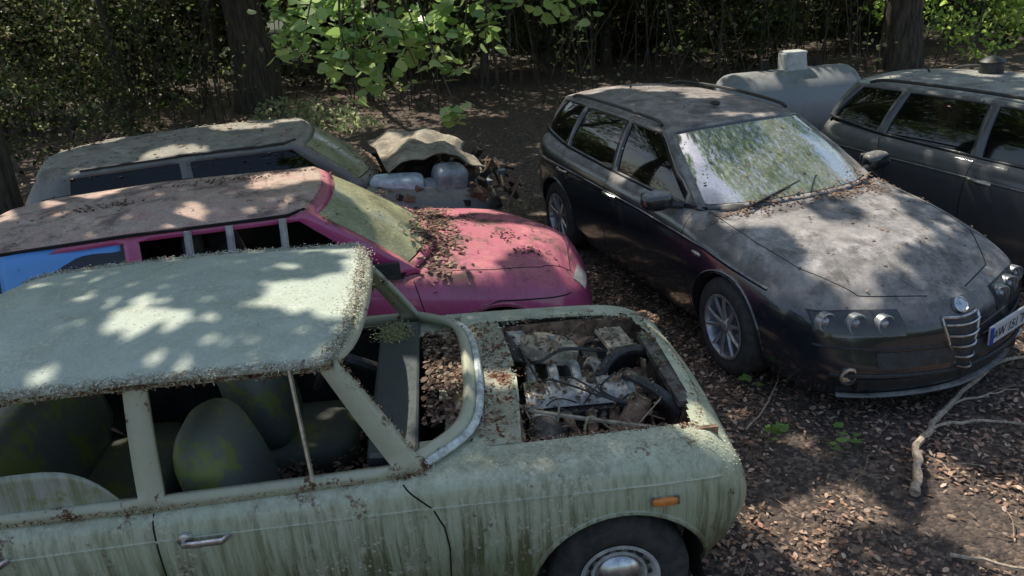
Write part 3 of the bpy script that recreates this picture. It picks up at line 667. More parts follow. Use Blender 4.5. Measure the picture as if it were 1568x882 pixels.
G.greenhouse(GR,frame,{'*':gdark},sageroof,crown=.02,skip_glass=('w','a','b','r'),overhang=1.06,ohx=-.3,roof_solid=.02,t0=.10,t1=.93,bul=.012,roofdz=.018)
G.wheels(1.255,-1.255,.72,.295,.165,'steel',-.03)
G.interior(-1.6,.44,.69,z=.26,belt=.85)
mossseat=paint('mossy_vinyl',(.12,.135,.13),(.16,.17,.15),dust=.15,dustc=(.24,.26,.13),rough=.5,coat=.1,side=.15,moss=3)
mb=MB()
for y in(-.34,.34):
    mb.ell((-.10,y,.46),(.26,.25,.10),0,20,.55); mb.ell((-.30,y,.77),(.12,.26,.29),0,24,.65,rot=(0,-.3,0))
    for k in(-.16,-.08,0,.08,.16): mb.tube([(-.20,y+k,.58),(-.205,y+k*1.05,.75),(-.27,y+k,.96)],.006,5)
mb.ell((-1.25,0,.72),(.12,.62,.26),0,24,.5,rot=(0,-.25,0)); mb.ell((-1.0,0,.44),(.28,.62,.10),0,20,.5)
mb.build('mossy_seats',mossseat,G.e,angle=70,merge=False)
rp=G.roofP
mb=MB()
for j in(0,-1): mb.tube([tuple(rp[i,j]+np.array([0,0,-.006])) for i in range(0,41)],.013,7)
mb.tube([tuple(rp[0,j]+np.array([.0,0,-.008])) for j in range(33)],.011,7)
mb.build('drip_rail',crust,G.e,merge=False)
for j in(0,-1): flakes([rp[i,j] for i in range(41)],3600,(.01,.012,.007),CR,(.006,.017),G.e,'lichen_edge',tilt=.6)
flakes([rp[0,j] for j in range(33)],2600,(.014,.01,.007),CR,(.006,.017),G.e,'lichen_edge',tilt=.6)
flakes([rp[1,j] for j in range(33)],1600,(.035,.01,.002),CR[:3],(.004,.012),G.e,'lichen_edge',tilt=.2)
flakes([rp[i,1] for i in range(41)],1600,(.01,.03,.002),CR[:3],(.004,.012),G.e,'lichen_edge',tilt=.2)
flakes([G.Tc[k]*MIR+np.array([0,-.012,-.022]) for k in range(12,32)],1200,(.004,.006,.008),RU,(.006,.02),G.e,'rust_scale')
flakes([G.Bc[k]*MIR+np.array([0,-.004,.012]) for k in range(13,33)],500,(.004,.006,.006),RU,(.005,.014),G.e,'rust_scale')
flakes([G.Tc[12]*MIR,G.Bc[12]*MIR],520,(.008,.01,.008),RU,(.006,.018),G.e,'rust_scale')
flakes([G.Bc[12]*MIR,G.Bc[14]*MIR],400,(.03,.008,.008),RU,(.006,.022),G.e,'rust_scale')
G.litter(3000,lambda x,y:lump(x,y,[(1.3,-.62,.5,.12,1),(.7,-.6,.3,.1,.6),(-.4,0,1.2,.8,.10)],.02),size=(.005,.013),cols=CR[:3],lift=.002,tilt=.1,shape=CHIP,name='lichen_spots')
mb=MB(); n=len([t for t in G.types if t=='w'])
base=[tuple(p+np.array([.008,0,.0])) for p in G.Bc[:n+1]]; full=[(x,-y,z) for x,y,z in base[::-1]]+base[1:]
mb.tube(full,.017,8,0); mb.build('windscreen_frame',plain('pale_corroded_trim',(.60,.64,.62),.45,.1,.45,25),G.e,merge=False)
mb=MB(); mb.tube([(.112,-.705,.93),(.085,-.61,1.35)],.009,6,0); mb.tube([(.112,.705,.93),(.085,.61,1.35)],.009,6,0)
for sg in(1,-1):
    for hx in(-.34,-1.12):
        y=sg*(abs(G.side(hx,.79,sg)[0].y)); mb.tube([(hx-.02,y,.79),(hx-.02,y+sg*.035,.79),(hx+.02,y+sg*.04,.792),(hx+.12,y+sg*.038,.792),(hx+.135,y+sg*.008,.79)],.010,8,0,flat=1.3)
        mb.lathe([(.03,0),(.028,.012),(.012,.02),(.001,.02)],(hx-.02,y,.79),(0,sg,0),16,0)
mb.build('handles_and_quarterlight_posts',chrome,G.e,merge=False)
mb=MB(); mb.grid(np.array([[(-1.22+.66*a,-.70+.012*b,.86+(.20*(1-abs(2*a-1)**3.2)+.03)*b) for b in np.linspace(0,1,8)] for a in np.linspace(0,1,25)]))
mb.build('mossy_rear_pane',paint('mossy_glass_film',(.36,.37,.30),(.44,.45,.38),dust=.2,dustc=(.4,.4,.3),rough=.3,coat=.4,side=.05,moss=1.6,streak=2.5,streakc=(.14,.17,.05)),G.e,solid=.005)
mb=MB()
for sg in(1,-1):
    G.line(mb,[(.55,.24),(.575,.45),(.585,.60),(.575,.70),(.54,.79),(.44,.885)],'side',sg=sg,r=.004,n=20); G.line(mb,[(-.465,.24),(-.465,.6),(-.465,.885)],'side',sg=sg,r=.004)
    G.line(mb,[(-1.2,.7),(-1.3,.885)],'side',sg=sg,r=.004)
mb.build('panel_gaps',seamm,G.e,merge=False)
mb=MB()
for sg in(1,-1): G.line(mb,[(-1.9,.765),(-.5,.79),(.5,.79),(1.5,.765),(1.66,.74)],'side',sg=sg,r=.010,off=-.005,n=30)
mb.build('side_crease',sage,G.e)
mb=MB(); q=G.side(1.42,.70,-1); mb.ell(tuple(q[0]+Vector((0,-.006,0))),(.05,.016,.016),0,14,.6); mb.box(tuple(q[0]+Vector((0,-.002,0))),(.115,.01,.042),1)
mb.build('indicator_lamp',[plain('amber_lens',(.75,.25,.05),.2),chrome],G.e,merge=False)
mb=MB(); mb.box((.40,0,.905),(.20,1.20,.06),0,rot=(0,.10,0)); mb.box((.33,0,.80),(.06,1.2,.16),0); mb.build('dashboard',paint('cracked_black_vinyl',(.035,.045,.052),(.05,.06,.068),dust=.2,dustc=(.20,.22,.19),rough=.35,coat=.3,side=.03),G.e,smooth=False,bevel=.015,merge=False)
flakes([(.37,.36,.945),(.37,.56,.945)],900,(.045,.02,.004),[(.36,.38,.18),(.28,.31,.12),(.44,.44,.26)],(.008,.02),G.e,'moss_patch',tilt=.5)
mb=MB(); a_=np.linspace(0,2*math.pi,33); mb.tube([(.06+.09*math.sin(a),.34+.19*math.cos(a),.93+.16*math.sin(a)) for a in a_],.011,6,0); mb.tube([(.06,.16,.93),(.09,.34,.91),(.06,.52,.93)],.012,6,1); mb.tube([(.09,.34,.91),(.3,.34,.80)],.03,8,0)
mb.tube([(.06+.06*math.sin(a),.34+.12*math.cos(a),.935+.10*math.sin(a)) for a in a_],.008,5,1); mb.build('steering_wheel',[blackpl,chrome],G.e,merge=False)
mb=MB(); G.patch(mb,lambda a,b:(.775+.145*a,-.56+1.12*b),8,40,'top',.004)
mb.build('flaking_scuttle_panel',paint('flaking_scuttle',(.46,.50,.38),(.36,.3,.2),dust=.5,dustc=(.42,.38,.28),rough=.8,coat=0,side=.2,spots=1,rust=1.6,rustc=(.18,.075,.04),bmp=1,moss=.6,rt=.55),G.e)
flakes([(.80,-.5,.905),(.86,0,.91),(.82,.5,.905)],900,(.05,.05,.005),RU,(.008,.03),G.e,'rust_scale',tilt=.3)
# engine bay
mb=MB(); rustm=plain('rusty_engine_metal',(.25,.16,.105),.9,.0,.7,14,1); dm=plain('oily_engine_metal',(.11,.095,.08),.7,.0,.7,18,1); am=plain('cast_aluminium',(.50,.48,.43),.5,.3,.5,16,.7); hose=blackpl; tanm=plain('dried_mud',(.42,.35,.25),.95,0,.5,14,1)
mb.box((1.30,0,.50),(.78,1.08,.03),1)
for sg in(1,-1): mb.box((1.30,sg*.55,.68),(.80,.02,.36),0)
mb.box((.91,0,.70),(.03,1.08,.34),0); mb.box((1.69,0,.66),(.02,1.08,.28),0)
for sg in(1,-1): mb.ell((1.28,sg*.50,.62),(.28,.14,.14),4 if sg>0 else 0,20,.7)
# block, cam cover with ribs and caps
mb.box((1.22,-.03,.64),(.48,.20,.24),1,rot=(.18,0,.05))
P_=[[(1.22+.25*a,-.03+.105*b-.012*a,.765+.055*(1-b*b)**.5*(1-.1*math.cos(a*18))) for b in np.linspace(-1,1,11)] for a in np.linspace(-1,1,33)]; mb.grid(np.array(P_),2)
for k in range(4): mb.lathe([(.022,-.01),(.022,.012),(.012,.02),(.001,.02)],(1.04+.12*k,-.03,.825),(0,0,1),14,0)
for k in range(4): mb.tube(cr(np.array([(1.02+.11*k,.06,.74),(1.02+.11*k,.16,.79),(1.03+.1*k,.24,.77),(1.04+.09*k,.30,.66)]),4),.026,8,2)
for k in range(4): mb.tube(cr(np.array([(1.04+.11*k,-.13,.72),(1.05+.10*k,-.22,.73),(1.08+.08*k,-.30,.66),(1.12+.05*k,-.32,.54)]),4),.024,8,0)
mb.tube(cr(np.array([(1.04,-.03,.85),(1.0,.1,.90),(1.0,.28,.84),(.97,.40,.84)]),6),.006,5,3); 
for k in range(4): mb.tube(cr(np.array([(1.04+.12*k,-.03,.845),(1.1+.09*k,-.12,.90),(1.3,-.24+.02*k,.86),(1.44,-.26,.80)]),6),.005,5,3)
mb.lathe([(.001,.05),(.12,.05),(.15,.03),(.15,-.03),(.12,-.05),(.001,-.05)],(1.14,.35,.81),(.25,.15,1),28,4); mb.lathe([(.02,.05),(.02,.075),(.001,.075)],(1.14,.35,.81),(.25,.15,1),12,2)
mb.box((.99,.42,.81),(.09,.14,.10),2,rot=(.1,.2,.3)); mb.box((1.48,.36,.74),(.15,.20,.16),3,rot=(.1,.1,.2)); mb.box((1.48,.36,.825),(.14,.19,.02),4,rot=(.1,.1,.2)); mb.lathe([(.001,.09),(.05,.09),(.055,-.09),(.001,-.09)],(1.42,-.27,.76),(.6,.3,1),16,0); mb.lathe([(.001,.06),(.075,.06),(.075,-.06),(.001,-.06)],(1.02,-.33,.74),(.2,1,.3),20,1); mb.lathe([(.02,.02),(.06,.03),(.06,.05),(.001,.05)],(1.02,-.28,.755),(.2,1,.3),20,2)
mb.tube(cr(np.array([(1.62,-.3,.78),(1.54,-.25,.86),(1.45,-.08,.86),(1.46,-.02,.80)]),5),.026,8,3); mb.tube(cr(np.array([(1.62,.22,.76),(1.54,.16,.86),(1.42,.10,.87),(1.33,.04,.80)]),5),.024,8,3); mb.tube(cr(np.array([(.92,.3,.80),(1.05,.1,.88),(1.2,.22,.87),(1.4,.2,.84),(1.55,.35,.7)]),5),.009,6,3); mb.tube(cr(np.array([(.92,-.2,.84),(1.0,-.3,.86),(1.3,-.38,.82),(1.6,-.42,.76)]),5),.010,6,4)
mb.box((1.63,0,.70),(.045,.66,.26),0,rot=(0,.12,.02)); mb.box((1.63,0,.84),(.07,.68,.03),1,rot=(0,.12,.02))
for k in range(26): mb.box((1.604,-.31+.025*k,.70),(.006,.006,.22),1,rot=(0,.12,0))
mb.lathe([(.07,-.02),(.07,.02),(.001,.02)],(1.50,-.02,.70),(1,0,0),20,0)
for k in range(5): a=k*1.2566; mb.box((1.545,-.02+.10*math.cos(a),.70+.10*math.sin(a)),(.012,.14,.05),0,rot=(a,.0,.0))
def crumple(c,w,l,h,m,ph):
    P_=[[(c[0]+w*(i/10-.5)+.02*math.sin(j+ph),c[1]+l*(j/10-.5)+.02*math.sin(i*1.3+ph),c[2]+h*(tri(i*.17+ph+j*.05)+.6*tri(j*.23-i*.07+ph)-.8)) for j in range(11)] for i in range(11)]
    mb.grid(np.array(P_),m)
for k,(c,w,l,h,m) in enumerate([((1.33,.47,.78),.30,.14,.06,0),((1.28,-.47,.76),.34,.12,.06,4),((1.50,.12,.70),.14,.2,.06,0)]): crumple(c,w,l,h,m,k*.37)
for k in range(70):
    x,y=random.uniform(.95,1.62),random.uniform(-.5,.5); mb.box((x,y,random.uniform(.54,.72)),(random.uniform(.03,.14),random.uniform(.01,.05),random.uniform(.01,.035)),random.choice((0,0,1,1,2,4)),rot=(random.random()*1.2,random.random()*1.2,random.random()*3))
for k in range(30):
    x,y=random.uniform(.95,1.6),random.uniform(-.5,.5); a=random.random()*6; mb.tube(cr(np.array([(x,y,random.uniform(.65,.8)),(x+.12*math.cos(a),y+.12*math.sin(a),random.uniform(.76,.88)),(x+.22*math.cos(a+.6),y+.22*math.sin(a+.6),random.uniform(.62,.78))]),4),random.uniform(.003,.006),5,random.choice((0,3,4,1)))
eb=mb.build('engine_bay',[rustm,dm,am,hose,tanm],G.e,smooth=True,angle=35,merge=False)
ebv=BVHTree.FromPolygons([v.co[:] for v in eb.data.vertices],[p.vertices[:] for p in eb.data.polygons])
ENG=[(.30,.24,.16),(.20,.14,.09),(.36,.29,.20),(.22,.13,.09),(.12,.09,.06),(.22,.24,.10)]
G.litter(1300,lambda x,y:.12+.88*(math.sin(x*17+y*5)*math.sin(y*13-x*7)>.35),size=(.008,.03),cols=ENG,tilt=.4,xr=(.93,1.66),yr=(-.54,.54),bv=ebv,zmin=.45)
def glit(n,xr,yr,zf,size=(.02,.05),tilt=.5,parent=None,name='leaf_litter',cols=BROWN):
    x=rng.uniform(*xr,n); y=rng.uniform(*yr,n); z=np.array([zf(a,b) for a,b in zip(x,y)]); C=np.stack([x,y,z],1)
    fastmesh(name,leaves(C,rng.uniform(*size,n),LEAF6,tilt),6,litm,pick(cols,n),parent)
glit(900,(.52,.72),(-.42,.45),lambda a,b:.925+random.uniform(-.01,.02),size=(.015,.04),tilt=.3,parent=G.e,cols=DK+BROWN[:3])
glit(700,(-.3,.4),(-.1,.6),lambda a,b:random.uniform(.42,.5),parent=G.e)
flakes([(.93,.56,.885),(1.3,.56,.885),(1.64,.5,.86),(1.68,.2,.84),(1.69,-.3,.84),(1.62,-.52,.85)],1300,(.015,.015,.006),RU+CR[:2],(.006,.02),G.e,'rust_scale',tilt=.4)
flakes([(.93,-.545,.885),(1.3,-.545,.885),(1.62,-.53,.86)],500,(.008,.008,.006),RU,(.006,.018),G.e,'rust_scale',tilt=.4)

# ============================================================ GROUND
def vnoise(x,y,seed,scale):
    r=np.random.default_rng(seed).random((256,256)); x=np.asarray(x)/scale; y=np.asarray(y)/scale
    xi=np.floor(x).astype(int); yi=np.floor(y).astype(int); fx=x-xi; fy=y-yi; fx=fx*fx*(3-2*fx); fy=fy*fy*(3-2*fy); g=lambda a,b:r[a%256,b%256]
    return (g(xi,yi)*(1-fx)+g(xi+1,yi)*fx)*(1-fy)+(g(xi,yi+1)*(1-fx)+g(xi+1,yi+1)*fx)*fy
def gz(x,y):
    return (vnoise(x,y,1,1.3)-.5)*.05+(vnoise(x,y,2,.35)-.5)*.03+(vnoise(x,y,3,.1)-.5)*.012+np.clip((np.asarray(y)-12)/10,0,1)*(vnoise(x,y,4,4)-.3)*.35
xs=np.concatenate([np.linspace(-300,-12,24)[:-1],np.linspace(-12,-6,40)[:-1],np.linspace(-6,9,300)[:-1],np.linspace(9,14,40)[:-1],np.linspace(14,300,24)])
ys=np.concatenate([np.linspace(-300,0,16)[:-1],np.linspace(0,10,220)[:-1],np.linspace(10,30,110)[:-1],np.linspace(30,400,24)])
X,Y=np.meshgrid(xs,ys,indexing='ij'); Pg=np.stack([X,Y,gz(X,Y)],-1)
t=NT('forest_floor'); n1=t.noise(1.1,7,.7); n2=t.noise(14,7,.75); vc=t.vor(48,'Color'); vd=t.vor(48,'Distance')
sx=t.n.new('ShaderNodeSeparateColor'); t.l.new(vc,sx.inputs[0])
soil=t.mix(t.rng(n2,.35,.65),(.050,.038,.033),(.12,.09,.075))
lf=t.mix(sx.outputs[0],(.09,.065,.05),(.32,.235,.175)); f=t.math('MULTIPLY',t.rng(sx.outputs[1],.35,.55),t.rng(n1,.3,.6,.35,1))
far=t.rng(t.pos('Y'),18,24)
t.pr(Base_Color=t.mix(far,t.mix(f,soil,lf),t.mix(n2,(.03,.035,.018),(.07,.08,.035))),Roughness=.95,Normal=t.bump(t.math('ADD',n2,t.math('MULTIPLY',vd,-.6)),.8,.03))
gme=MB(); gme.grid(Pg,0); go=gme.build('ground',t.m,None,angle=180,merge=False)
if go.data.polygons[0].normal.z<0: go.data.flip_normals()
def litter_ground(n,xr,yr,size,dens=None,z=.012,tilt=.35,name='leaf_litter',cols=BROWN,shape=LEAF6):
    x=rng.uniform(*xr,n); y=rng.uniform(*yr,n)
    if dens is not None: k=rng.random(n)<dens(x,y); x=x[k];y=y[k]
    C=np.stack([x,y,gz(x,y)+rng.uniform(0,z*2,len(x))],1)
    return fastmesh(name,leaves(C,rng.uniform(*size,len(x)),shape,tilt),6,litm,pick(cols,len(C),.35),None)
patch=lambda x,y:np.clip((vnoise(x,y,11,.7)*.6+vnoise(x,y,12,.22)*.4-.30)*3.0,.05,1)
LB=[(.46,.29,.20),(.58,.40,.28),(.30,.20,.14),(.66,.49,.37),(.18,.12,.09),(.54,.30,.20)]
litter_ground(34000,(-.5,7.5),(1.6,6.5),(.014,.046),patch,cols=LB)
litter_ground(42000,(-.5,7.5),(1.6,6.5),(.012,.04),patch,shape=CHIP,name='bark_chips',cols=[(.24,.165,.12),(.38,.27,.195),(.13,.09,.07),(.5,.37,.27),(.08,.06,.05)])
litter_ground(24000,(-8,10),(5,20),(.03,.06),patch,name='leaf_litter',cols=[(.17,.12,.09),(.26,.19,.14),(.10,.07,.055),(.32,.25,.19)])

# ============================================================ SUN / SKY
SUN_EL=R(56); az=math.atan2(.89,-.45)
sd=Vector((math.cos(az)*math.cos(SUN_EL),math.sin(az)*math.cos(SUN_EL),math.sin(SUN_EL)))
L=bpy.data.lights.new('sun','SUN'); L.energy=5; L.angle=R(.5); L.color=(1,.93,.81); lo=bpy.data.objects.new('sun',L); col.objects.link(lo); lo.rotation_euler=sd.to_track_quat('Z','Y').to_euler(); lo.location=(0,0,20)
w=bpy.data.worlds.new('World'); scene.world=w; w.use_nodes=True; nt=w.node_tree; sk=nt.nodes.new('ShaderNodeTexSky'); sk.sky_type='NISHITA'; sk.sun_disc=False; sk.sun_elevation=SUN_EL; sk.sun_rotation=math.atan2(sd.x,sd.y); sk.dust_density=2.0; sk.air_density=1.3
nt.links.new(sk.outputs[0],nt.nodes['Background'].inputs[0]); nt.nodes['Background'].inputs[1].default_value=.15

# ============================================================ TREES
bark=NT('bark'); bn=bark.noise(1,8,.75,vec=bark.mapv((16,16,3))); bark.pr(Base_Color=bark.mix(bark.rng(bn,.35,.65),(.04,.032,.026),(.14,.115,.09)),Roughness=.95,Normal=bark.bump(bn,1,.04)); bark=bark.m
lm=leafmat('green_leaf',.5,.4,.4)
lm2=leafmat('alder_leaf',.42,.3,.5,1.5)
GREEN=[(.08,.13,.03),(.11,.18,.04),(.07,.11,.03),(.15,.22,.05),(.10,.12,.045)]
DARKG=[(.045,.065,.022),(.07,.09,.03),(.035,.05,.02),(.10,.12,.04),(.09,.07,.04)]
def trunk(mb,x,y,r,h,lean=(0,0),seed=0):
    rg=random.Random(seed); n=12; pts=[];rr=[]
    ph=rg.random()*6
    for i in range(n):
        t_=i/(n-1); pts.append((x+lean[0]*t_+.08*math.sin(3*t_+ph),y+lean[1]*t_+.08*math.cos(2.5*t_+ph),-.1+h*t_)); rr.append(r*(1.35 if i==0 else 1.08 if i==1 else 1-.65*t_))
    mb.tube(pts,rr,14); return pts
S2=np.array([sd.x/sd.z,sd.y/sd.z])
OPEN=[(2.25,4.75,.9,.9,.70),(1.95,3.95,.5,.4,.74),(1.6,6.9,.5,.6,.5),(-.35,5.1,.7,.45,.72),(-1.3,5.05,.6,.45,.6),(1.6,3.6,1.1,.5,.90),(3.2,3.4,1.4,.7,.66),(.45,2.72,.8,.22,.82),(.2,3.4,.5,.3,.6),(-2.6,7.0,1.2,.5,.55),(-.6,7.2,.7,.5,.7),(4.6,7.0,.9,1.2,.64),(.4,8.6,1.0,1.2,.35),(3.6,10.4,1.2,.8,.6),(-2.7,4.9,.9,.4,.5),(-3.2,11,2,1.5,.4),(9.5,16.2,2.4,1.8,.95),(-2.4,14.3,1.4,1.0,.9),(-.9,6.2,.8,.7,.85),(-8,13,1.8,1.5,.6),(-.3,4.15,.9,.25,.85),(-6,15,1.5,1,.6),(2,17,2,1,.5),(-10,16,2,1,.7),(5.5,17.5,1.5,1,.7),(-3,18,1.5,1,.6)]  # gaps shaped into the overhead crowns so sun patches land here
CLOSE=[(-1.75,2.95,1.6,.62,.97),(1.0,6.1,.35,.9,.4)]  # crowns kept full towards the sun to hold these spots in shade
def openness(px,py):
    v=np.full(px.shape,.17)
    for a,b,c_,d,e in OPEN:
        v=np.maximum(v,e*np.exp(-((px-a)/c_)**2-((py-b)/d)**2)+.14)
    for a,b,c_,d,e in CLOSE: v=v*(1-e*np.exp(-((px-a)/c_)**2-((py-b)/d)**4))
    return v
def canopy(cx,cy,rx,ry,n,z=(6.2,8.2),size=(.11,.2),rg=rng):
    x=rg.uniform(-1,1,n*2); y=rg.uniform(-1,1,n*2); k=x*x+y*y<1; x=cx+x[k][:n]*rx; y=cy+y[k][:n]*ry; zz=rg.uniform(z[0],z[1],len(x))
    px=x-S2[0]*(zz-.9); py=y-S2[1]*(zz-.9)
    nz=vnoise(px+50,py+50,21,.30)*.6+vnoise(px+50,py+50,22,.8)*.4
    keep=nz>(.22+.52*openness(px,py))  # leaves dropped along the sun's path to place the light patches
    C=np.stack([x,y,zz],1)[keep]; return C,rg.uniform(*size,len(C))
CAN=[(.12,.19,.045),(.16,.25,.06),(.11,.16,.05),(.20,.28,.07)]
def tree(name,x,y,r,h,crown,lean=(0,0),seed=1,limbs=6):
    e=empty(name,(0,0,0)); mb=MB(); pts=trunk(mb,x,y,r,h,lean,seed); rg=random.Random(seed)
    cx,cy,rx,ry,n=crown
    for i in range(limbs):
        a=2*math.pi*i/limbs+rg.random(); s_=Vector(pts[6+rg.randrange(5)]); en=Vector((cx+rx*.75*math.cos(a),cy+ry*.75*math.sin(a),rg.uniform(6.6,7.9)))
        md=(s_+en)/2+Vector((rg.uniform(-.4,.4),rg.uniform(-.4,.4),.5)); mb.tube(cr(np.array([s_,md,en]),6),list(np.linspace(r*.35,.03,13)),7)
    mb.build('trunk_and_limbs',bark,e,merge=False)
    C,S=canopy(cx,cy,rx,ry,n)
    fastmesh('crown',leaves(C,S,LEAF6,.7),6,lm,pick(CAN,len(C)),e)
    return e
tree('oak_tree',-4.9,16.4,.42,9,(-4.2,14.5,4.6,4.8,22000),seed=3)
tree('oak_tree',1.2,20.5,.30,9,(1.5,14.5,4.6,4.8,22000),seed=4)
tree('oak_tree',-7.2,8.0,.30,9,(-3.7,8.1,4.4,4.2,34000),(1.2,.2),seed=5)
tree('oak_tree',7.9,15.5,.33,9,(4.6,10.2,4.8,4.6,22000),(-.8,-.8),seed=6)
tree('oak_tree',-10.5,14.5,.35,9,(-9.5,13.5,4.2,5.2,18000),seed=7)
tree('oak_tree',9.5,20.5,.35,9,(7.0,17.5,4.5,4.8,16000),seed=8)
tree('oak_tree',-3.2,23,.33,9,(-3,21.5,6,4,18000),seed=9)
k=0
for (x,y,r) in [(-9,21,.16),(-7.5,22,.2),(-1.3,20.5,.15),(-.2,16.8,.08),(4.6,21,.2),(-12,21,.22),(10.5,25,.22),(12.5,19.5,.2),(2.6,19.5,.12),(8.3,23,.16),(-2.6,16.6,.06),(-7.2,15.6,.09),(-9.2,14.8,.07)]:
    k+=1; e=empty('slender_tree'); mb=MB(); pts=trunk(mb,x,y,r,8.5,(random.uniform(-.8,.8),random.uniform(-.5,.5)),k+50)
    for q in range(5):
        a=random.random()*6.28; s_=Vector(pts[random.randrange(3,9)]); mb.tube([s_,s_+Vector((math.cos(a)*.8,math.sin(a)*.8,.5)),s_+Vector((math.cos(a)*1.7,math.sin(a)*1.7,.7))],[r*.3,r*.2,.01],6)
    mb.build('trunk_and_limbs',bark,e,merge=False)
    n=2000; d=rng.normal(size=(n,3))*np.array([1.3,1.3,1.1]); C=d+np.array([x,y,7.0]); C=C[C[:,2]>4.0]
    fastmesh('crown',leaves(C,rng.uniform(.12,.22,len(C)),LEAF6,.8),6,lm,pick(GREEN,len(C)),e)
def shrub(name,blobs,size,cols,dens=900,var=.3,cut=.33,sc=(.45,1.6)):
    C=[]
    for bx,by,bz,r,rz in blobs:
        n=int(dens*r*r); d=rng.normal(size=(n,3)); d/=np.linalg.norm(d,axis=1)[:,None]; rad=rng.uniform(.3,1,n)**.5
        p=d*rad[:,None]*np.array([r,r,rz])+np.array([bx,by,bz]); C.append(p[p[:,2]>.02])
    C=np.concatenate(C); a=C[:,0]+C[:,2]*.5; b=C[:,1]*.6+C[:,2]*1.3
    kk=(vnoise(a,b,31,sc[0])*.5+vnoise(a,b,32,sc[1])*.5)>cut; C=C[kk]
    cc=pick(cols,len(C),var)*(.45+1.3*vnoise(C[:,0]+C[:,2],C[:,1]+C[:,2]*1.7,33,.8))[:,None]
    return fastmesh(name,leaves(C,rng.uniform(*size,len(C)),LEAF6,.9),6,lm,cc)
bl=[]
for k in range(110):
    x=rng.uniform(-13,12); y=17.2+rng.uniform(0,4.5)-(1.8 if x<-6 else 0)
    bl.append((x,y,rng.uniform(.3,3.1),rng.uniform(.6,1.6),rng.uniform(.5,1.3)))
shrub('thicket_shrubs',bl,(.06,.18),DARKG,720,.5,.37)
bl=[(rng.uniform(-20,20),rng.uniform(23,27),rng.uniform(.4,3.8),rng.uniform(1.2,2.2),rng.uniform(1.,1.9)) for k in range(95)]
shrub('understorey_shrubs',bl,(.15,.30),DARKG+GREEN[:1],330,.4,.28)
bl=[(rng.uniform(-30,30),rng.uniform(31,38),rng.uniform(.5,6),rng.uniform(2.,3.4),rng.uniform(1.6,3)) for k in range(70)]
shrub('distant_foliage',bl,(.3,.5),GREEN,200,.3,.25)
bl=[(rng.uniform(-30,30),rng.uniform(-24,-19),rng.uniform(.3,3),rng.uniform(2.,3),rng.uniform(1.5,2.2)) for k in range(50)]
shrub('distant_foliage',bl,(.3,.6),GREEN,120)
shrub('hazel_shrub',[(9.3,15.6,1.4,1.1,1.3),(10.4,16.4,1.9,1.3,1.5),(8.3,16.8,1.7,.9,1.1),(11.5,16.5,1.6,1.3,1.5)],(.08,.15),[(.24,.36,.08),(.30,.42,.10)],1000,cut=.3)
shrub('ivy_shrub',[(-2.9,13.6,.35,.6,.45),(-2.2,14.0,.35,.7,.5),(-3.6,13.5,.3,.6,.4)],(.06,.1),[(.26,.32,.16),(.36,.40,.24)],1500,cut=.38)
shrub('bramble_shrub',[(-7.0,12.5,.8,1.1,.9),(-8.5,11.5,1.0,1.2,1.1),(-5.8,13.4,.5,.7,.6),(-9.5,13,1.5,1.5,1.5),(-7.6,14,1.4,1.2,1.3),(-6.3,15,1.2,1.0,1.2)],(.04,.10),DARKG+[(.16,.19,.09)],1400,cut=.44,sc=(.3,1.1))
C=[]
for k in range(80):
    cx,cy,cz=rng.uniform(-11,9),rng.uniform(14.5,17.5),rng.uniform(.4,3.0)
    m=rng.integers(8,30); C.append(rng.normal(size=(m,3))*np.array([.22,.2,.16])+np.array([cx,cy,cz]))
C=np.concatenate(C); C=C[C[:,2]>.05]; fastmesh('painted_glint_leaves',leaves(C,rng.uniform(.06,.12,len(C)),LEAF8,.9),8,lm,pick([(.26,.32,.14),(.20,.28,.08),(.34,.36,.22)],len(C)))  # pale leaf colours stand in for sun glints in the thicket
mb=MB()
for k in range(230):
    x=rng.uniform(-11,9); y=rng.uniform(14.5,18.5); h=rng.uniform(.8,3.2); a=rng.uniform(0,6.28); l=rng.uniform(.1,1.2)
    mb.tube([(x,y,0),(x+l*.4*math.cos(a),y+l*.3*math.sin(a),h*.55),(x+l*math.cos(a),y+l*math.sin(a),h)],[.014,.010,.004],5)
mb.build('bare_thicket_stems',bark,None,merge=False)

# overhanging alder branch
e=empty('alder_tree'); mb=MB(); pts=trunk(mb,-5.6,8.6,.20,8,(1.0,-.6),77)
s_=Vector(pts[7]); Br=cr(np.array([s_,(-3.4,6.5,4.2),(-1.9,5.4,3.4),(-.9,5.0,2.78),(-.2,4.9,2.66),(.5,4.9,2.72)]),8)
mb.tube(Br,list(np.linspace(.07,.012,len(Br))),7)
LC=[];rg=random.Random(5)
def twig(a,b,n,sp=.06):
    a=Vector(a);b=Vector(b); m=(a+b)/2+Vector((rg.uniform(-.08,.08),rg.uniform(-.08,.08),.05)); c_=cr(np.array([a,m,b]),4); mb.tube(c_,list(np.linspace(.010,.003,9)),5)
    for i in range(int(n*1.6)):
        t_=rg.uniform(.62,1.1); p=a.lerp(b,t_); LC.append(p+Vector((rg.gauss(0,sp),rg.gauss(0,sp),rg.gauss(0,sp*.7))))
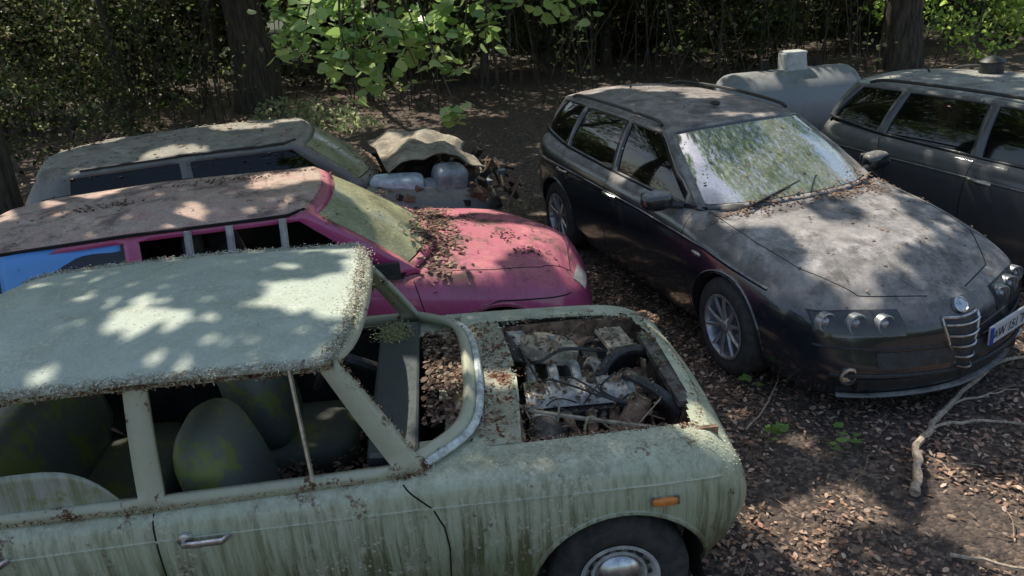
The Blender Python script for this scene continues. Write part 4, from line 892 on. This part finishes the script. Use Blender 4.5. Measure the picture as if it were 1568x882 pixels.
for (b,n) in [((-1.28,5.0,2.34),22),((-1.12,4.8,2.24),22),((-.98,5.0,2.10),22),((-.88,4.9,1.98),20),((-.78,5.1,2.14),26),((-.62,4.8,2.20),26),((-.45,5.0,2.24),26),((-1.05,5.2,2.36),24),((-.85,5.1,2.36),28),((-.28,5.0,2.26),22),((-1.27,5.2,2.18),18),((-.5,5.1,2.06),22),((-.22,4.95,2.08),18),((-.68,4.9,1.98),16),((-.84,4.95,1.90),12),((.42,5.0,2.38),12),((.52,5.0,2.28),12),((.6,5.0,2.42),10),((-.1,5.05,2.34),14),((.15,5.0,2.40),10),((-.05,5.0,2.16),10),((.3,5.0,2.34),8)]:
    i=min(range(len(Br)),key=lambda q:(Vector(Br[q])-Vector(b)).length+abs(Br[q][0]-b[0])*.5); twig(Br[i],b,n)
mb.tube(cr(np.array([(-.45,5.0,2.55),(-.38,4.95,2.2),(-.32,4.9,2.0),(-.26,4.9,1.80)]),4),list(np.linspace(.008,.003,13)),5)
for _ in range(16): LC.append(Vector((-.26+rg.gauss(0,.045),4.9+rg.gauss(0,.04),1.78+rg.gauss(0,.035))))
mb.build('trunk_and_branch',bark,e,merge=False)
C=np.array([tuple(p) for p in LC]); fastmesh('alder_leaves',leaves(C,rng.uniform(.06,.115,len(C)),LEAF12,.65),12,lm2,pick([(.30,.44,.15),(.38,.52,.22),(.22,.35,.10),(.16,.27,.08)],len(C),.2),e)

# ============================================================ DEAD BRANCHES, SEEDLINGS
wood=plain('dead_wood',(.46,.37,.28),.9,0,.45,40,1)
def rough_stick(mb,pts,r0,r1,jit=.006,sub=5):
    c=cr(np.array(pts,float),sub); c=c+rng.normal(size=c.shape)*jit*np.array([1,1,.5]); n=len(c); rr=np.linspace(r0,r1,n)*rng.uniform(.85,1.15,n); mb.tube(c,list(rr),7)
mb=MB()
rough_stick(mb,[(1.94,3.18,.03),(2.02,3.30,.05),(2.10,3.48,.07),(2.27,3.67,.07),(2.5,3.90,.06),(2.85,4.17,.09),(3.06,4.26,.12),(3.3,4.3,.10)],.024,.009)
rough_stick(mb,[(2.27,3.67,.07),(2.6,3.72,.06),(2.95,3.62,.05),(3.4,3.68,.04)],.010,.004); rough_stick(mb,[(2.85,4.17,.09),(2.78,4.35,.16),(2.80,4.52,.2)],.009,.004); rough_stick(mb,[(2.5,3.9,.06),(2.75,3.92,.10),(2.95,3.98,.08)],.007,.003)
rough_stick(mb,[(1.30,3.85,.03),(1.55,4.15,.06),(1.75,4.55,.05),(1.9,4.8,.08)],.006,.003,.006); rough_stick(mb,[(1.9,2.75,.03),(2.15,2.60,.05),(2.4,2.5,.04)],.009,.005,.005)
mb.build('fallen_branch',wood,None,merge=False)
mb=MB()
for k in range(170):
    x,y=rng.uniform(.8,6),rng.uniform(2.2,6.5); a=rng.uniform(0,6.28); l=rng.uniform(.06,.36); z=float(gz(x,y))+.018; b_=a+rng.uniform(-.6,.6)
    mb.tube([(x,y,z),(x+l*.5*math.cos(a),y+l*.5*math.sin(a),z+.012),(x+l*.5*math.cos(a)+l*.5*math.cos(b_),y+l*.5*math.sin(a)+l*.5*math.sin(b_),z+.005)],[.0035,.0025,.0012],5)
mb.build('twigs',plain('twig_wood',(.30,.23,.17),.9,0,.4,30,.6),None,merge=False)
C=[]
for x,y in((1.42,3.75),(1.75,3.62),(3.6,4.9),(1.45,4.3),(3.3,3.2)):
    for k in range(11 if y<3.8 else 5): C.append((x+rng.normal()*.05,y+rng.normal()*.04,.06+rng.uniform(0,.05)))
C=np.array(C); fastmesh('seedling_plants',leaves(C,rng.uniform(.04,.08,len(C)),LEAF8,.35),8,lm,pick([(.18,.32,.09),(.24,.40,.12)],len(C)))

# ============================================================ CAMERA
p_,rl,h=.4044,-.0744,2.6752
cp,sp=math.cos(p_),math.sin(p_); fw=Vector((0,cp,-sp)); up=Vector((0,sp,cp)); rt=Vector((1,0,0)); c_,s_=math.cos(rl),math.sin(rl)
r2=rt*c_+up*s_; u2=up*c_-rt*s_
cd=bpy.data.cameras.new('camera'); cd.sensor_width=36; cd.lens=36*1206.6/1568; cd.clip_end=1000; cd.clip_start=.05
co=bpy.data.objects.new('camera',cd); col.objects.link(co)
M=Matrix.Identity(4)
for i in range(3): M[i][0]=r2[i];M[i][1]=u2[i];M[i][2]=-fw[i]
M[2][3]=h; co.matrix_world=M; scene.camera=co
scene.view_settings.view_transform='Standard'; scene.view_settings.look='None'; scene.view_settings.exposure=0
